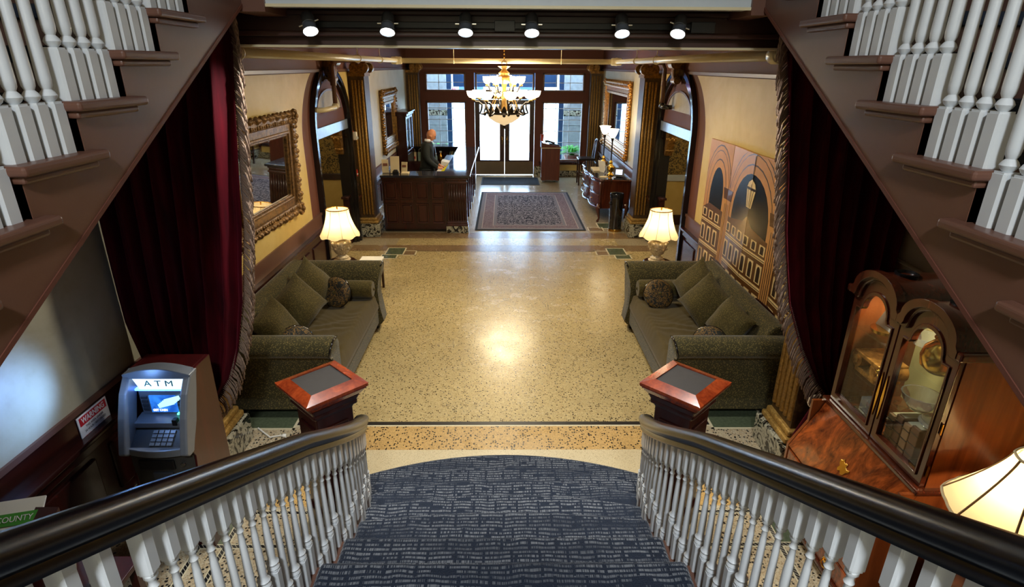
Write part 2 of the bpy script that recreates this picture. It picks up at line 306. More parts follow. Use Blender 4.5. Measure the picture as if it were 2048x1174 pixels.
# ------------------------------------------------------------------ mesh helpers
WL = {}
class MB:
    def __init__(s): s.v = []; s.f = []
    def add(s, vs, fs):
        o = len(s.v); s.v += [tuple(v) for v in vs]; s.f += [[i+o for i in f] for f in fs]; return s
    def box(s, x0, x1, y0, y1, z0, z1):
        return s.add([(x0,y0,z0),(x1,y0,z0),(x1,y1,z0),(x0,y1,z0),(x0,y0,z1),(x1,y0,z1),(x1,y1,z1),(x0,y1,z1)],
                     [(0,3,2,1),(4,5,6,7),(0,1,5,4),(1,2,6,5),(2,3,7,6),(3,0,4,7)])
    def obox(s, c, size, rot=(0, 0, 0)):
        m = Euler(rot).to_matrix(); c = Vector(c); h = [v/2 for v in size]; q = MB().box(-h[0], h[0], -h[1], h[1], -h[2], h[2])
        return s.add([c + m @ Vector(v) for v in q.v], q.f)
    def xf(s, mat):
        s.v = [tuple(mat @ Vector(v)) for v in s.v]; return s
    def frustum(s, c, w0, d0, z0, w1, d1, z1, rz=0):
        ca, sa = math.cos(rz), math.sin(rz); P = []
        for w, d, z in ((w0, d0, z0), (w1, d1, z1)):
            for sx, sy in ((-1,-1),(1,-1),(1,1),(-1,1)):
                x, y = sx*w/2, sy*d/2; P.append((c[0]+x*ca-y*sa, c[1]+x*sa+y*ca, z))
        return s.add(P, [(0,3,2,1),(4,5,6,7),(0,1,5,4),(1,2,6,5),(2,3,7,6),(3,0,4,7)])
    def prism(s, poly, axis, a, b):
        n = len(poly); mk = {'x': lambda p, t: (t, p[0], p[1]), 'y': lambda p, t: (p[0], t, p[1]), 'z': lambda p, t: (p[0], p[1], t)}[axis]
        vs = [mk(p, a) for p in poly] + [mk(p, b) for p in poly]
        fs = [list(range(n))[::-1], list(range(n, 2*n))] + [(i, (i+1) % n, n+(i+1) % n, n+i) for i in range(n)]
        return s.add(vs, fs)
    def ring(s, outer, inner, axis, a, b):
        """a closed band between two outlines of the same count"""
        n = len(outer); mk = {'x': lambda p, t: (t, p[0], p[1]), 'y': lambda p, t: (p[0], t, p[1]), 'z': lambda p, t: (p[0], p[1], t)}[axis]
        vs = [mk(p, a) for p in outer] + [mk(p, a) for p in inner] + [mk(p, b) for p in outer] + [mk(p, b) for p in inner]; fs = []
        for i in range(n):
            j = (i+1) % n
            fs += [(i, j, n+j, n+i), (2*n+i, 3*n+i, 3*n+j, 2*n+j), (i, 2*n+i, 2*n+j, j), (n+i, n+j, 3*n+j, 3*n+i)]
        return s.add(vs, fs)
    def strip(s, outer, inner, axis, a, b):
        """an open band (an arch) between two polylines of the same count"""
        n = len(outer); mk = {'x': lambda p, t: (t, p[0], p[1]), 'y': lambda p, t: (p[0], t, p[1]), 'z': lambda p, t: (p[0], p[1], t)}[axis]
        vs = [mk(p, a) for p in outer] + [mk(p, a) for p in inner] + [mk(p, b) for p in outer] + [mk(p, b) for p in inner]; fs = []
        for i in range(n-1):
            j = i+1
            fs += [(i, j, n+j, n+i), (2*n+i, 3*n+i, 3*n+j, 2*n+j), (i, 2*n+i, 2*n+j, j), (n+i, n+j, 3*n+j, 3*n+i)]
        fs += [(0, n, 3*n, 2*n), (n-1, 3*n-1, 4*n-1, 2*n-1)] if False else [(0, n, 3*n, 2*n), (n-1, 2*n-1+0, 4*n-1, 3*n-1)]
        return s.add(vs, fs)
    def lathe(s, prof, c=(0, 0, 0), n=20, axis='z', sx=1.0, sy=1.0):
        vs, fs = [], []; k = len(prof)
        for r, z in prof:
            for i in range(n):
                a = 2*PI*i/n; p = (r*math.cos(a)*sx, r*math.sin(a)*sy, z)
                if axis == 'x': p = (p[2], p[0], p[1])
                elif axis == 'y': p = (p[0], p[2], p[1])
                vs.append((c[0]+p[0], c[1]+p[1], c[2]+p[2]))
        for j in range(k-1):
            for i in range(n): fs.append((j*n+i, j*n+(i+1) % n, (j+1)*n+(i+1) % n, (j+1)*n+i))
        if prof[0][0] > 1e-5: fs.append(list(range(n))[::-1])
        if prof[-1][0] > 1e-5: fs.append([(k-1)*n+i for i in range(n)])
        return s.add(vs, fs)
    def tube(s, pts, r, n=8, closed=False):
        pts = [Vector(p) for p in pts]; k = len(pts); vs, fs = [], []
        rr = r if isinstance(r, (list, tuple)) else [r]*k
        up = None
        for i, p in enumerate(pts):
            if closed: t = pts[(i+1) % k] - pts[i-1]
            else: t = pts[min(i+1, k-1)] - pts[max(i-1, 0)]
            t.normalize()
            if up is None:
                up = Vector((0, 0, 1)) if abs(t.z) < 0.9 else Vector((1, 0, 0))
            a = t.cross(up); 
            if a.length < 1e-6: a = t.orthogonal()
            a.normalize(); b = a.cross(t); b.normalize(); up = b
            for j in range(n):
                th = 2*PI*j/n; vs.append(p + (a*math.cos(th) + b*math.sin(th))*rr[i])
        m = k if closed else k-1
        for i in range(m):
            for j in range(n): fs.append((i*n+j, i*n+(j+1) % n, ((i+1) % k)*n+(j+1) % n, ((i+1) % k)*n+j))
        if not closed: fs += [list(range(n))[::-1], [(k-1)*n+j for j in range(n)]]
        return s.add(vs, fs)
    def sweep(s, prof, pts, upv=(0, 0, 1)):
        """a closed 2D profile (side, up) carried along a path, kept upright"""
        pts = [Vector(p) for p in pts]; k = len(pts); n = len(prof); vs, fs = [], []
        for i, p in enumerate(pts):
            t = (pts[min(i+1, k-1)] - pts[max(i-1, 0)]).normalized(); a = t.cross(Vector(upv)).normalized(); b = a.cross(t).normalized()
            for u, w in prof: vs.append(p + a*u + b*w)
        for i in range(k-1):
            for j in range(n): fs.append((i*n+j, i*n+(j+1) % n, (i+1)*n+(j+1) % n, (i+1)*n+j))
        fs += [list(range(n))[::-1], [(k-1)*n+j for j in range(n)]]
        return s.add(vs, fs)
    def ball(s, c, r, n=10, m=6, sz=1.0):
        return s.lathe([(max(1e-6, r*math.sin(PI*i/m)), -r*sz*math.cos(PI*i/m)) for i in range(m+1)], c, n)
    def grid(s, fn, nu, nv, closed_u=False):
        vs = [fn(i/(nu-1 if not closed_u else nu), j/(nv-1)) for j in range(nv) for i in range(nu)]; fs = []
        for j in range(nv-1):
            for i in range(nu if closed_u else nu-1):
                i2 = (i+1) % nu; fs.append((j*nu+i, j*nu+i2, (j+1)*nu+i2, (j+1)*nu+i))
        return s.add(vs, fs)
    def mesh(s, name, off=(0, 0, 0), smooth=False):
        me = bpy.data.meshes.new(name); o = Vector(off)
        me.from_pydata([tuple(Vector(v)-o) for v in s.v], [], s.f); me.validate(); me.update()
        bm = bmesh.new(); bm.from_mesh(me); bmesh.ops.recalc_face_normals(bm, faces=bm.faces[:]); bm.to_mesh(me); bm.free()
        if smooth:
            me.polygons.foreach_set('use_smooth', [True]*len(me.polygons))
            if smooth is not True: me.set_sharp_from_angle(angle=math.radians(smooth))
        return me
    def build(s, name, mat, parent=None, smooth=False, bevel=0.0, seg=2, sub=0, local=False, label=None, kind=None):
        off = Vector((0, 0, 0)) if (parent is None or local) else WL.get(parent.name, Vector((0, 0, 0)))
        me = s.mesh(name, off, smooth); o = bpy.data.objects.new(name, me); COL.objects.link(o)
        if mat: me.materials.append(M[mat] if isinstance(mat, str) else mat)
        if parent: o.parent = parent; WL[o.name] = WL.get(parent.name, Vector((0, 0, 0))).copy()
        else: WL[o.name] = Vector((0, 0, 0))
        if bevel: b = o.modifiers.new('bevel', 'BEVEL'); b.width = bevel; b.segments = seg; b.limit_method = 'ANGLE'; b.angle_limit = math.radians(40)
        if sub: q = o.modifiers.new('subdivision', 'SUBSURF'); q.levels = sub; q.render_levels = sub
        if label: o['label'] = label
        if kind: o['kind'] = kind
        return o
def tag(o, label, cat, group=None, kind=None):
    o['label'] = label; o['category'] = cat
    if group: o['group'] = group
    if kind: o['kind'] = kind
    return o
def thing(name, label, cat, loc=(0, 0, 0), group=None, rz=0.0):
    o = bpy.data.objects.new(name, None); COL.objects.link(o); o.location = loc; o.rotation_euler = (0, 0, rz); o.empty_display_size = 0.1
    WL[o.name] = Vector(loc); return tag(o, label, cat, group)
def solo(mb, name, mat, label, cat, group=None, **kw):
    o = mb.build(name, mat, None, **kw); me = o.data
    xs = [v.co.x for v in me.vertices]; ys = [v.co.y for v in me.vertices]; zs = [v.co.z for v in me.vertices]
    c = Vector(((min(xs)+max(xs))/2, (min(ys)+max(ys))/2, min(zs)))
    me.transform(Matrix.Translation(-c)); o.location = c; WL[o.name] = c.copy()
    return tag(o, label, cat, group)
def struct(mb, name, mat, label=None, **kw):
    o = mb.build(name, mat, None, **kw); o['kind'] = 'structure'
    if label: o['label'] = label
    return o
def copy_tree(o, parent=None, loc=None, label=None, rz=None):
    c = o.copy(); COL.objects.link(c); c.parent = parent
    if loc is not None: c.location = loc
    if rz is not None: c.rotation_euler = (0, 0, rz)
    if label: c['label'] = label
    for ch in list(o.children): copy_tree(ch, c)
    return c
def arc(cx, cz, rx, rz, a0, a1, n):
    return [(cx + rx*math.cos(math.radians(a0+(a1-a0)*i/(n-1))), cz + rz*math.sin(math.radians(a0+(a1-a0)*i/(n-1)))) for i in range(n)]
def rot_about(c, rz=0, rx=0, ry=0):
    return Matrix.Translation(c) @ Euler((rx, ry, rz)).to_matrix().to_4x4()
wood('credenza_wood', (44, 18, 10), (108, 50, 28), 0.2, coat=0.5)
plain('bag_plastic', (26, 28, 34), 0.15, var=0.2, scale=20); plain('chandelier_brass', (176, 138, 78), 0.3, 0.8, var=0.15, scale=20)
plain('spot_metal', (128, 136, 146), 0.28, 0.7, var=0.05); plain('atm_letters', (24, 104, 100), 0.5, var=0); plain('atm_lower', (62, 60, 56), 0.4, 0.3, var=0.06)
plain('sign_white', (232, 232, 230), 0.5, var=0.02); plain('sign_red', (190, 24, 40), 0.5, var=0.03)
plain('cabinet_back', (206, 190, 130), 0.35, var=0.08, scale=5); plain('book_tan', (150, 112, 76), 0.5, var=0.15, scale=20); plain('book_brown', (98, 62, 40), 0.5, var=0.2, scale=20)
plain('shade_rib', (150, 116, 70), 0.7, var=0.1); plain('pale_blue', (170, 200, 220), 0.6, var=0.05)
# ------------------------------------------------------------------ floor
plain('lead_bar', (196, 206, 216), 0.35, 0.4, var=0.1); plain('kick_brass', (120, 104, 84), 0.38, 0.7, var=0.08, scale=5)
WX = 2.6
fl = struct(MB().box(-4.6, 4.6, -3.0, 19.0, -0.2, 0.0), 'floor', 'terrazzo_far', 'polished terrazzo floor with coloured bands and inlaid squares')
def inlay(name, mat, x0, x1, y0, y1, h=0.003, kind=None):
    return MB().box(x0, x1, y0, y1, -0.05, h).build(name, mat, fl)
inlay('floor_field', 'terrazzo_field', -WX, WX, 4.24, 9.22, 0.0015)
inlay('floor_line', 'grout_light', -WX, WX, 4.185, 4.205, 0.002)
inlay('floor_line', 'line_black', -WX, WX, 4.205, 4.255, 0.0024)
inlay('floor_band', 'terrazzo_gold', -1.6, 1.6, 3.86, 4.205, 0.0018)
inlay('floor_band', 'terrazzo_pale', -1.35, 1.35, 2.2, 3.86, 0.0016)
inlay('floor_band', 'terrazzo_speck', -WX, -1.6, 3.86, 4.205, 0.0019)
inlay('floor_band', 'terrazzo_speck', 1.6, WX, 3.86, 4.205, 0.0019)
inlay('floor_line', 'line_black', -1.62, 1.62, 9.205, 9.225, 0.0022)
inlay('floor_band', 'terrazzo_brown', -WX, WX, 9.225, 9.56, 0.0016)
inlay('floor_band', 'terrazzo_field', -1.88, 1.98, 9.56, 9.98, 0.0019)
inlay('floor_band', 'terrazzo_brown', -WX, WX, 9.98, 10.35, 0.0017)
for s in (-1, 1):
    inlay('floor_side', 'terrazzo_speck', min(s*1.35, s*WX), max(s*1.35, s*WX), 2.2, 3.86, 0.0014)
    inlay('floor_side_band', 'terrazzo_gold', min(s*1.36, s*1.78), max(s*1.36, s*1.78), 3.22, 3.80, 0.0021)
    for y in (3.16, 2.86):
        inlay('mosaic_line', 'grout_light', min(s*1.2, s*2.3), max(s*1.2, s*2.3), y-0.022, y+0.022, 0.0024)
        inlay('mosaic_line', 'mosaic_black', min(s*1.2, s*2.3), max(s*1.2, s*2.3), y-0.012, y+0.012, 0.0030)
    for x in (1.80, 1.97):
        inlay('mosaic_line', 'grout_light', s*x-0.022, s*x+0.022, 2.3, 3.7, 0.0026)
        inlay('mosaic_line', 'mosaic_black', s*x-0.012, s*x+0.012, 2.3, 3.7, 0.0032)
    inlay('floor_tile', 'green_tile', min(s*1.82, s*1.95), max(s*1.82, s*1.95), 2.88, 3.14, 0.0036)
def square_inlay(cx, cy, w, d, fill, h):
    t = 0.022
    if fill: inlay('floor_tile', fill, cx-w/2+t, cx+w/2-t, cy-d/2+t, cy+d/2-t, h)
    for a in ((cx-w/2, cx+w/2, cy-d/2, cy-d/2+t), (cx-w/2, cx+w/2, cy+d/2-t, cy+d/2), (cx-w/2, cx-w/2+t, cy-d/2, cy+d/2), (cx+w/2-t, cx+w/2, cy-d/2, cy+d/2)):
        inlay('tile_border', 'grout_light', *a, h+0.0006)
for s, dx in ((-1, 0.0), (1, 0.06)):
    square_inlay(s*(1.82+dx), 9.20, 0.32, 0.40, 'green_tile', 0.0036)
    square_inlay(s*(1.58+dx), 9.11, 0.24, 0.26, 'terrazzo_brown', 0.0028)
    square_inlay(s*(1.88+dx), 8.92, 0.28, 0.24, 'green_tile', 0.0026)
    square_inlay(s*2.05, 4.35, 0.52, 0.42, 'green_tile', 0.0030)
square_inlay(1.98, 10.88, 0.34, 0.42, 'green_tile', 0.0034); square_inlay(1.74, 10.62, 0.30, 0.30, 'terrazzo_brown', 0.003)

# ------------------------------------------------------------------ side walls, with the arched doorways
YD0, YD1, ZD, YC = 8.10, 9.76, 1.93, 8.93
def side_wall(s):
    nm = 'wall_left' if s < 0 else 'wall_right'
    X = lambda a, b: (min(s*a, s*b), max(s*a, s*b))
    w = MB()
    w.box(*X(WX, WX+0.14), -3.0, YD0, 0, 3.62); w.box(*X(WX, WX+0.14), YD1, 16.7, 0, 3.62); w.box(*X(WX, WX+0.14), YD0, YD1, ZD+0.14, 3.62)
    w.box(*X(WX, WX+0.14), -3.0, 4.2, 3.62, 6.2)
    wall = struct(w, nm, 'brown_wall', 'brown painted side wall with ochre plaster panels and an arched doorway on the ' + ('left' if s < 0 else 'right'))
    def slab(name, mat, poly, t, t0=0.0, **kw): return MB().prism(poly, 'x', s*(WX-t0), s*(WX-t0-t)).build(name, mat, wall, **kw)
    # plaster panels: near the stairs, in the lobby (cut by the curve of the arch border), beyond the pilaster
    slab('plaster_panel', 'stone_plaster', [(-2.9, 0.95), (3.66, 0.95), (3.66, 3.5), (-2.9, 3.5)], 0.012)
    cur = [(YC-1.33*math.cos(math.radians(a)), 1.95+1.0*math.sin(math.radians(a))) for a in range(0, 58, 4)]
    slab('plaster_panel', 'yellow_plaster', [(4.25, 0.96), (7.6, 0.96)] + cur + [(8.21, 2.79), (4.25, 2.79)], 0.012)
    cur2 = [(YC+1.01*math.cos(math.radians(a)), 1.95+0.92*math.sin(math.radians(a))) for a in range(0, 66, 5)]
    slab('plaster_panel', 'yellow_plaster', [(10.09, 0.96), (10.09, 2.79), (YC+0.42, 2.79)] + cur2[::-1] + [(9.94, 0.96)], 0.012)
    slab('plaster_panel', 'hall_plaster', [(10.62, 0.98), (16.05, 0.98), (16.05, 2.79), (10.62, 2.79)], 0.012)
    # mouldings along the wall
    for y0, y1 in ((-2.9, 3.66), (4.1, 7.98), (9.88, 10.12), (10.6, 16.3)):
        slab('panel_moulding', 'brown_paint', [(y0, 0.925), (y1, 0.925), (y1, 0.96), (y0, 0.96)], 0.03)
        slab('wainscot_rail', 'mahogany_h', [(y0, 0.66), (y1, 0.66), (y1, 0.73), (y0, 0.73)], 0.055, bevel=0.008)
        slab('wainscot_cap', 'mahogany_h', [(y0, 0.73), (y1, 0.73), (y1, 0.765), (y0, 0.765)], 0.085, bevel=0.01)
        slab('wainscot_board', 'mahogany', [(y0, 0.0), (y1, 0.0), (y1, 0.68), (y0, 0.68)], 0.025)
        slab('wainscot_frieze', 'mahogany_h' if y0 < 3 else 'brown_paint', [(y0, 0.765), (y1, 0.765), (y1, 0.925), (y0, 0.925)], 0.018)
        slab('marble_base', 'black_marble', [(y0, 0.0), (y1, 0.0), (y1, 0.16), (y0, 0.16)], 0.05, bevel=0.01)
        n = max(1, round((y1-y0)/0.62)); st = (y1-y0)/n
        if y1-y0 > 1:
            for k in range(n):
                a, b = y0+k*st+0.07, y0+(k+1)*st-0.07
                slab('wainscot_panel', 'mahogany', [(a, 0.24), (b, 0.24), (b, 0.60), (a, 0.60)], 0.022, 0.02, bevel=0.014)
    slab('frieze_moulding', 'brown_paint', [(4.1, 2.80), (16.3, 2.80), (16.3, 2.835), (4.1, 2.835)], 0.028)
    # arch: dark casing, tympanum with half-moon plaster, lintel
    n = 25
    o_ = [(YD0-0.10, 0.0)] + arc(YC, 2.02, 0.93, 0.82, 180, 0, n) + [(YD1+0.10, 0.0)]
    i_ = [(YD0, 0.0)] + arc(YC, 2.02, 0.83, 0.71, 180, 0, n) + [(YD1, 0.0)]
    MB().strip(o_, i_, 'x', s*(WX-0.05), s*(WX+0.02)).build('arch_casing', 'black_lacquer', wall, smooth=35)
    o2 = [(YD0-0.135, 0.0)] + arc(YC, 2.02, 0.965, 0.855, 180, 0, n) + [(YD1+0.135, 0.0)]
    o3 = [(YD0-0.07, 0.0)] + arc(YC, 2.02, 0.90, 0.785, 180, 0, n) + [(YD1+0.07, 0.0)]
    MB().strip(o2, o3, 'x', s*(WX-0.075), s*(WX)).build('arch_moulding', 'black_lacquer', wall, smooth=35)
    hm = arc(YC, 2.275, 0.60, 0.27, 0, 180, 17)
    slab('half_moon_panel', 'stone_plaster', hm, 0.010)
    hm2 = arc(YC, 2.262, 0.635, 0.31, 0, 180, 17)
    MB().strip(hm2, arc(YC, 2.275, 0.60, 0.27, 0, 180, 17), 'x', s*(WX-0.02), s*WX).build('half_moon_moulding', 'brown_paint', wall)
    MB().box(*X(WX-0.035, WX+0.14), YD0, YD1, ZD, ZD+0.15).build('door_lintel', 'lintel_reflected_blue', wall, bevel=0.006)
    for y0, y1 in ((YD0, YD0+0.03), (YD1-0.03, YD1)):
        MB().box(*X(WX-0.01, WX+0.16), y0, y1, 0, ZD).build('door_jamb', 'black_lacquer', wall)
    # jamb dado pieces and gilt corbels under the lintel
    MB().box(*X(WX+0.05, WX+0.14), YD1-0.10, YD1-0.03, 0, 0.78).build('jamb_dado', 'mahogany', wall)
    MB().box(*X(WX+0.03, WX+0.16), YD1-0.14, YD1-0.03, 0.78, 0.82).build('jamb_dado_cap', 'mahogany_h', wall, bevel=0.008)
    c = MB(); yb = YD1-0.03; xo = s*(WX+0.12)
    prof = [(0, 1.93), (-0.20, 1.93), (-0.21, 1.88), (-0.17, 1.84), (-0.18, 1.76), (-0.13, 1.70), (-0.12, 1.64), (-0.07, 1.60), (-0.08, 1.56), (-0.04, 1.52), (0, 1.53)]
    c.prism([(yb+a, b) for a, b in prof], 'x', xo-0.06, xo+0.06)
    for k in range(5): c.ball((xo-0.06+0.03*k, yb-0.17+0.01*abs(k-2), 1.80-0.02*(k % 2)), 0.035, 8, 5)
    for k in range(4): c.ball((xo-0.04+0.03*k, yb-0.09, 1.61), 0.028, 8, 5)
    c.build('door_corbel', 'gilt_dark', wall, smooth=40)
    # keystone scroll at the crown of the arch
    k_ = MB(); xk = s*(WX-0.10)
    k_.prism([(YC-0.09, 2.99), (YC+0.09, 2.99), (YC+0.075, 2.86), (YC+0.055, 2.70), (YC-0.055, 2.70), (YC-0.075, 2.86)], 'x', s*WX, s*(WX-0.13))
    for zz, r, xx in ((2.94, 0.075, 0.14), (2.71, 0.05, 0.10)):
        k_.lathe([(r, -0.10), (r, 0.10)], (s*(WX-xx), YC, zz), 14, 'y'); k_.lathe([(r*0.55, -0.115), (r*0.55, 0.115)], (s*(WX-xx), YC, zz), 12, 'y')
    for d in (-0.05, 0, 0.05): k_.tube([(s*(WX-0.14), YC+d, 2.92), (s*(WX-0.15), YC+d*0.85, 2.82), (s*(WX-0.13), YC+d*0.7, 2.72)], 0.016, 6)
    k_.build('keystone_scroll', 'gilt_dark', wall, smooth=40)
    return wall
plain('lintel_reflected_blue', (112, 124, 142), 0.22, var=0.08, scale=14, spec=0.8)  # blue-grey base colour holds the reflection of the street windows
wall_l = side_wall(-1); wall_r = side_wall(1)
# corridors seen through the doorways
for s in (-1, 1):
    nm = 'left' if s < 0 else 'right'
    X = lambda a, b: (min(s*a, s*b), max(s*a, s*b))
    c = struct(MB().box(*X(2.74, 3.9), 11.0, 11.12, 0, 3.0), 'wall_corridor_' + nm, 'damask_wallpaper', 'corridor wall with olive damask wallpaper beyond the ' + nm + ' doorway')
    MB().box(*X(2.74, 3.75), 10.985, 11.0, 0.2, 0.86).build('dado', 'yellow_plaster', c)
    MB().box(*X(2.74, 3.75), 10.96, 11.0, 0.86, 0.98).build('dado_rail', 'white_board' if s > 0 else 'mahogany_h', c, bevel=0.01)
    MB().box(*X(2.74, 3.75), 10.97, 11.0, 0.0, 0.2).build('skirting_board', 'mahogany_h', c)
    e = MB().box(*X(3.75, 3.9), 6.6, 11.0, 0, 3.0).box(*X(2.74, 3.75), 6.6, 6.7, 0, 3.0).box(*X(2.74, 3.9), 6.6, 11.12, 3.0, 3.1)
    struct(e, 'wall_corridor_side_' + nm, 'hall_plaster', 'plaster side walls and ceiling of the ' + nm + ' corridor')
    lamp('corridor_fill_light', 'POINT', (s*3.3, 8.8, 2.7), 30 if s > 0 else 22, (1.0, 0.88, 0.62), 0.12)  # unseen fill light added to brighten the corridor wallpaper

# ------------------------------------------------------------------ pilasters
def pilaster(s, name_label, x0, y0, y1, face, ztop=2.99, w=0.27):
    X = lambda a, b: (min(s*a, s*b), max(s*a, s*b)); xf = x0-w
    t = thing('pilaster', name_label, 'pilaster', (s*(x0-w/2), (y0+y1)/2, 0), 'gilded fluted pilasters')
    MB().box(*X(xf-0.09, x0), y0-0.10, y1+0.06, 0.0, 0.24).build('marble_plinth', 'black_marble', t, bevel=0.012)
    MB().box(*X(xf-0.06, x0), y0-0.07, y1+0.04, 0.24, 0.29).box(*X(xf-0.035, x0), y0-0.045, y1+0.02, 0.29, 0.34).build('base_moulding', 'gilt_column', t, bevel=0.015)
    MB().box(*X(xf, x0), y0, y1, 0.34, 2.72).build('shaft', 'gilt_groove', t)
    nf = 4
    if face in ('y', 'xy'):
        for k in range(nf):
            cx = s*(xf + w*(k+0.5)/nf*0.78 + 0.012); MB().lathe([(0.020, 0.40), (0.020, 2.66)], (cx, y0-0.002, 0), 8).build('reed', 'gilt_column', t, smooth=True)
    if face in ('x', 'xy'):
        m = 5; d = y1-y0
        for k in range(m):
            cy = y0 + d*(k+0.5)/m; MB().lathe([(d/m*0.36, 0.40), (d/m*0.36, 2.66)], (s*xf, cy, 0), 8).build('reed', 'gilt_column', t, smooth=True)
    c = MB(); c.box(*X(xf-0.02, x0), y0-0.02, y1+0.02, 2.72, 2.78); c.box(*X(xf-0.06, x0), y0-0.06, y1+0.06, 2.93, ztop)
    for yy in (y0-0.02, y1+0.0):
        for xx in (xf-0.01,):
            c.lathe([(0.02, -0.06), (0.085, -0.05), (0.085, 0.05), (0.02, 0.06)], (s*xx, yy, 2.85), 14, 'y'); c.lathe([(0.045, -0.075), (0.045, 0.075)], (s*xx, yy, 2.85), 10, 'y')
    c.lathe([(0.085, -0.05), (0.085, 0.05)], (s*(xf+0.13), y0-0.02, 2.85), 14, 'y')
    for k in range(5): c.ball((s*(xf+0.02+0.045*k), y0-0.03, 2.80), 0.022, 8, 5)
    c.build('capital', 'gilt_dark', t, smooth=40)
    return t
pilaster(-1, 'gilded fluted pilaster beside the reception desk, left wall', WX, 10.15, 10.52, 'y')
pilaster(1, 'gilded fluted pilaster behind the black waste bin, right wall', WX, 10.15, 10.52, 'y')
pilaster(-1, 'gilded pilaster in the far corner beside the left window', WX, 16.02, 16.28, 'y', w=0.34)
pilaster(1, 'gilded pilaster in the far corner beside the right window', WX, 16.02, 16.28, 'y', w=0.34)
pilaster(-1, 'gilded fluted pilaster behind the left red curtain', WX, 3.66, 3.98, 'x', w=0.42)
pilaster(1, 'gilded fluted pilaster behind the right red curtain', WX, 3.66, 3.98, 'x', w=0.42)

# ------------------------------------------------------------------ far wall with windows and doors
YF = 16.3
w = MB()
holes = [(-2.12, -1.04, 0.41, 2.0), (-2.12, -1.04, 2.25, 2.72), (-0.79, 0.79, 2.25, 2.72), (1.02, 2.14, 2.25, 2.72), (1.02, 2.14, 0.41, 2.0), (-0.82, 0.82, 0.0, 2.06)]
xs = [-2.6, -2.12, -1.04, -0.82, 0.82, 1.02, 2.14, 2.6]
w.box(-2.6, -2.12, YF, YF+0.18, 0, 3.62); w.box(2.14, 2.6, YF, YF+0.18, 0, 3.62)
w.box(-1.04, -0.82, YF, YF+0.18, 0, 3.62); w.box(0.82, 1.02, YF, YF+0.18, 0, 3.62)
for x0, x1 in ((-2.12, -1.04), (1.02, 2.14)):
    w.box(x0, x1, YF, YF+0.18, 0, 0.41); w.box(x0, x1, YF, YF+0.18, 2.0, 2.25); w.box(x0, x1, YF, YF+0.18, 2.72, 3.62)
w.box(-0.82, 0.82, YF, YF+0.18, 2.06, 2.25); w.box(-0.82, 0.82, YF, YF+0.18, 2.72, 3.62)
wall_f = struct(w, 'wall_far', 'brown_wall', 'brown painted far wall that frames the street windows and doors')
for x0, x1 in ((-2.12, -1.04), (1.02, 2.14)):
    MB().box(x0, x1, YF-0.02, YF, 0.16, 0.33).build('plaster_panel', 'yellow_plaster', wall_f)
    MB().box(x0-0.06, x1+0.06, YF-0.07, YF, 0.33, 0.41).build('window_sill', 'mahogany_h', wall_f, bevel=0.012)
    MB().box(x0-0.1, x1+0.1, YF-0.05, YF, 0.0, 0.16).build('marble_base', 'black_marble', wall_f, bevel=0.01)
for x0 in (-1.03, 0.83): MB().box(x0, x0+0.19, YF-0.06, YF, 0, 0.28).build('marble_base', 'black_marble', wall_f, bevel=0.01)
MB().box(-2.6, 2.6, YF-0.05, YF, 2.80, 2.84).box(-2.6, 2.6, YF-0.03, YF, 3.02, 3.06).build('frieze_moulding', 'brown_paint', wall_f)
def window(n, x0, x1, z0, z1, xsplit, zsplit, label):
    wd = thing('window_%d' % n, label, 'window', ((x0+x1)/2, YF+0.09, z0)); del wd['category']; wd['kind'] = 'structure'
    f = 0.045; fr = MB()
    fr.box(x0, x1, YF-0.03, YF+0.12, z1-f, z1).box(x0, x1, YF-0.03, YF+0.12, z0, z0+f).box(x0, x0+f, YF-0.03, YF+0.12, z0, z1).box(x1-f, x1, YF-0.03, YF+0.12, z0, z1)
    fr.build('window_frame', 'brown_paint', wd, bevel=0.008)
    X = [x0+f] + [x0+(x1-x0)*q for q in xsplit] + [x1-f]; Z = [z0+f] + [z0+(z1-z0)*q for q in zsplit] + [z1-f]
    for i in range(len(X)-1):
        for j in range(len(Z)-1):
            MB().box(X[i]+0.003, X[i+1]-0.003, YF+0.05, YF+0.056, Z[j]+0.003, Z[j+1]-0.003).build('pane', 'window_glass', wd)
    for x in X[1:-1]: MB().box(x-0.008, x+0.008, YF+0.044, YF+0.062, z0+f, z1-f).build('glazing_bar', 'lead_bar', wd)
    for z in Z[1:-1]: MB().box(x0+f, x1-f, YF+0.044, YF+0.062, z-0.008, z+0.008).build('glazing_bar', 'lead_bar', wd)
    return wd
zs = (0.14, 0.32, 0.51, 0.70, 0.885)
window(1, -2.12, -1.04, 0.41, 2.0, (0.33, 0.66), zs, 'tall leaded street window behind the reception desk')
window(2, 1.02, 2.14, 0.41, 2.0, (0.33, 0.66), zs, 'tall leaded street window behind the valet podium')
window(3, -2.12, -1.04, 2.25, 2.72, (0.33, 0.66), (0.48,), 'wide transom window above the left street window')
window(4, -0.79, 0.79, 2.25, 2.72, (0.25, 0.5, 0.75), (0.48,), 'wide transom window above the entrance doors')
window(5, 1.02, 2.14, 2.25, 2.72, (0.33, 0.66), (0.48,), 'wide transom window above the right street window')
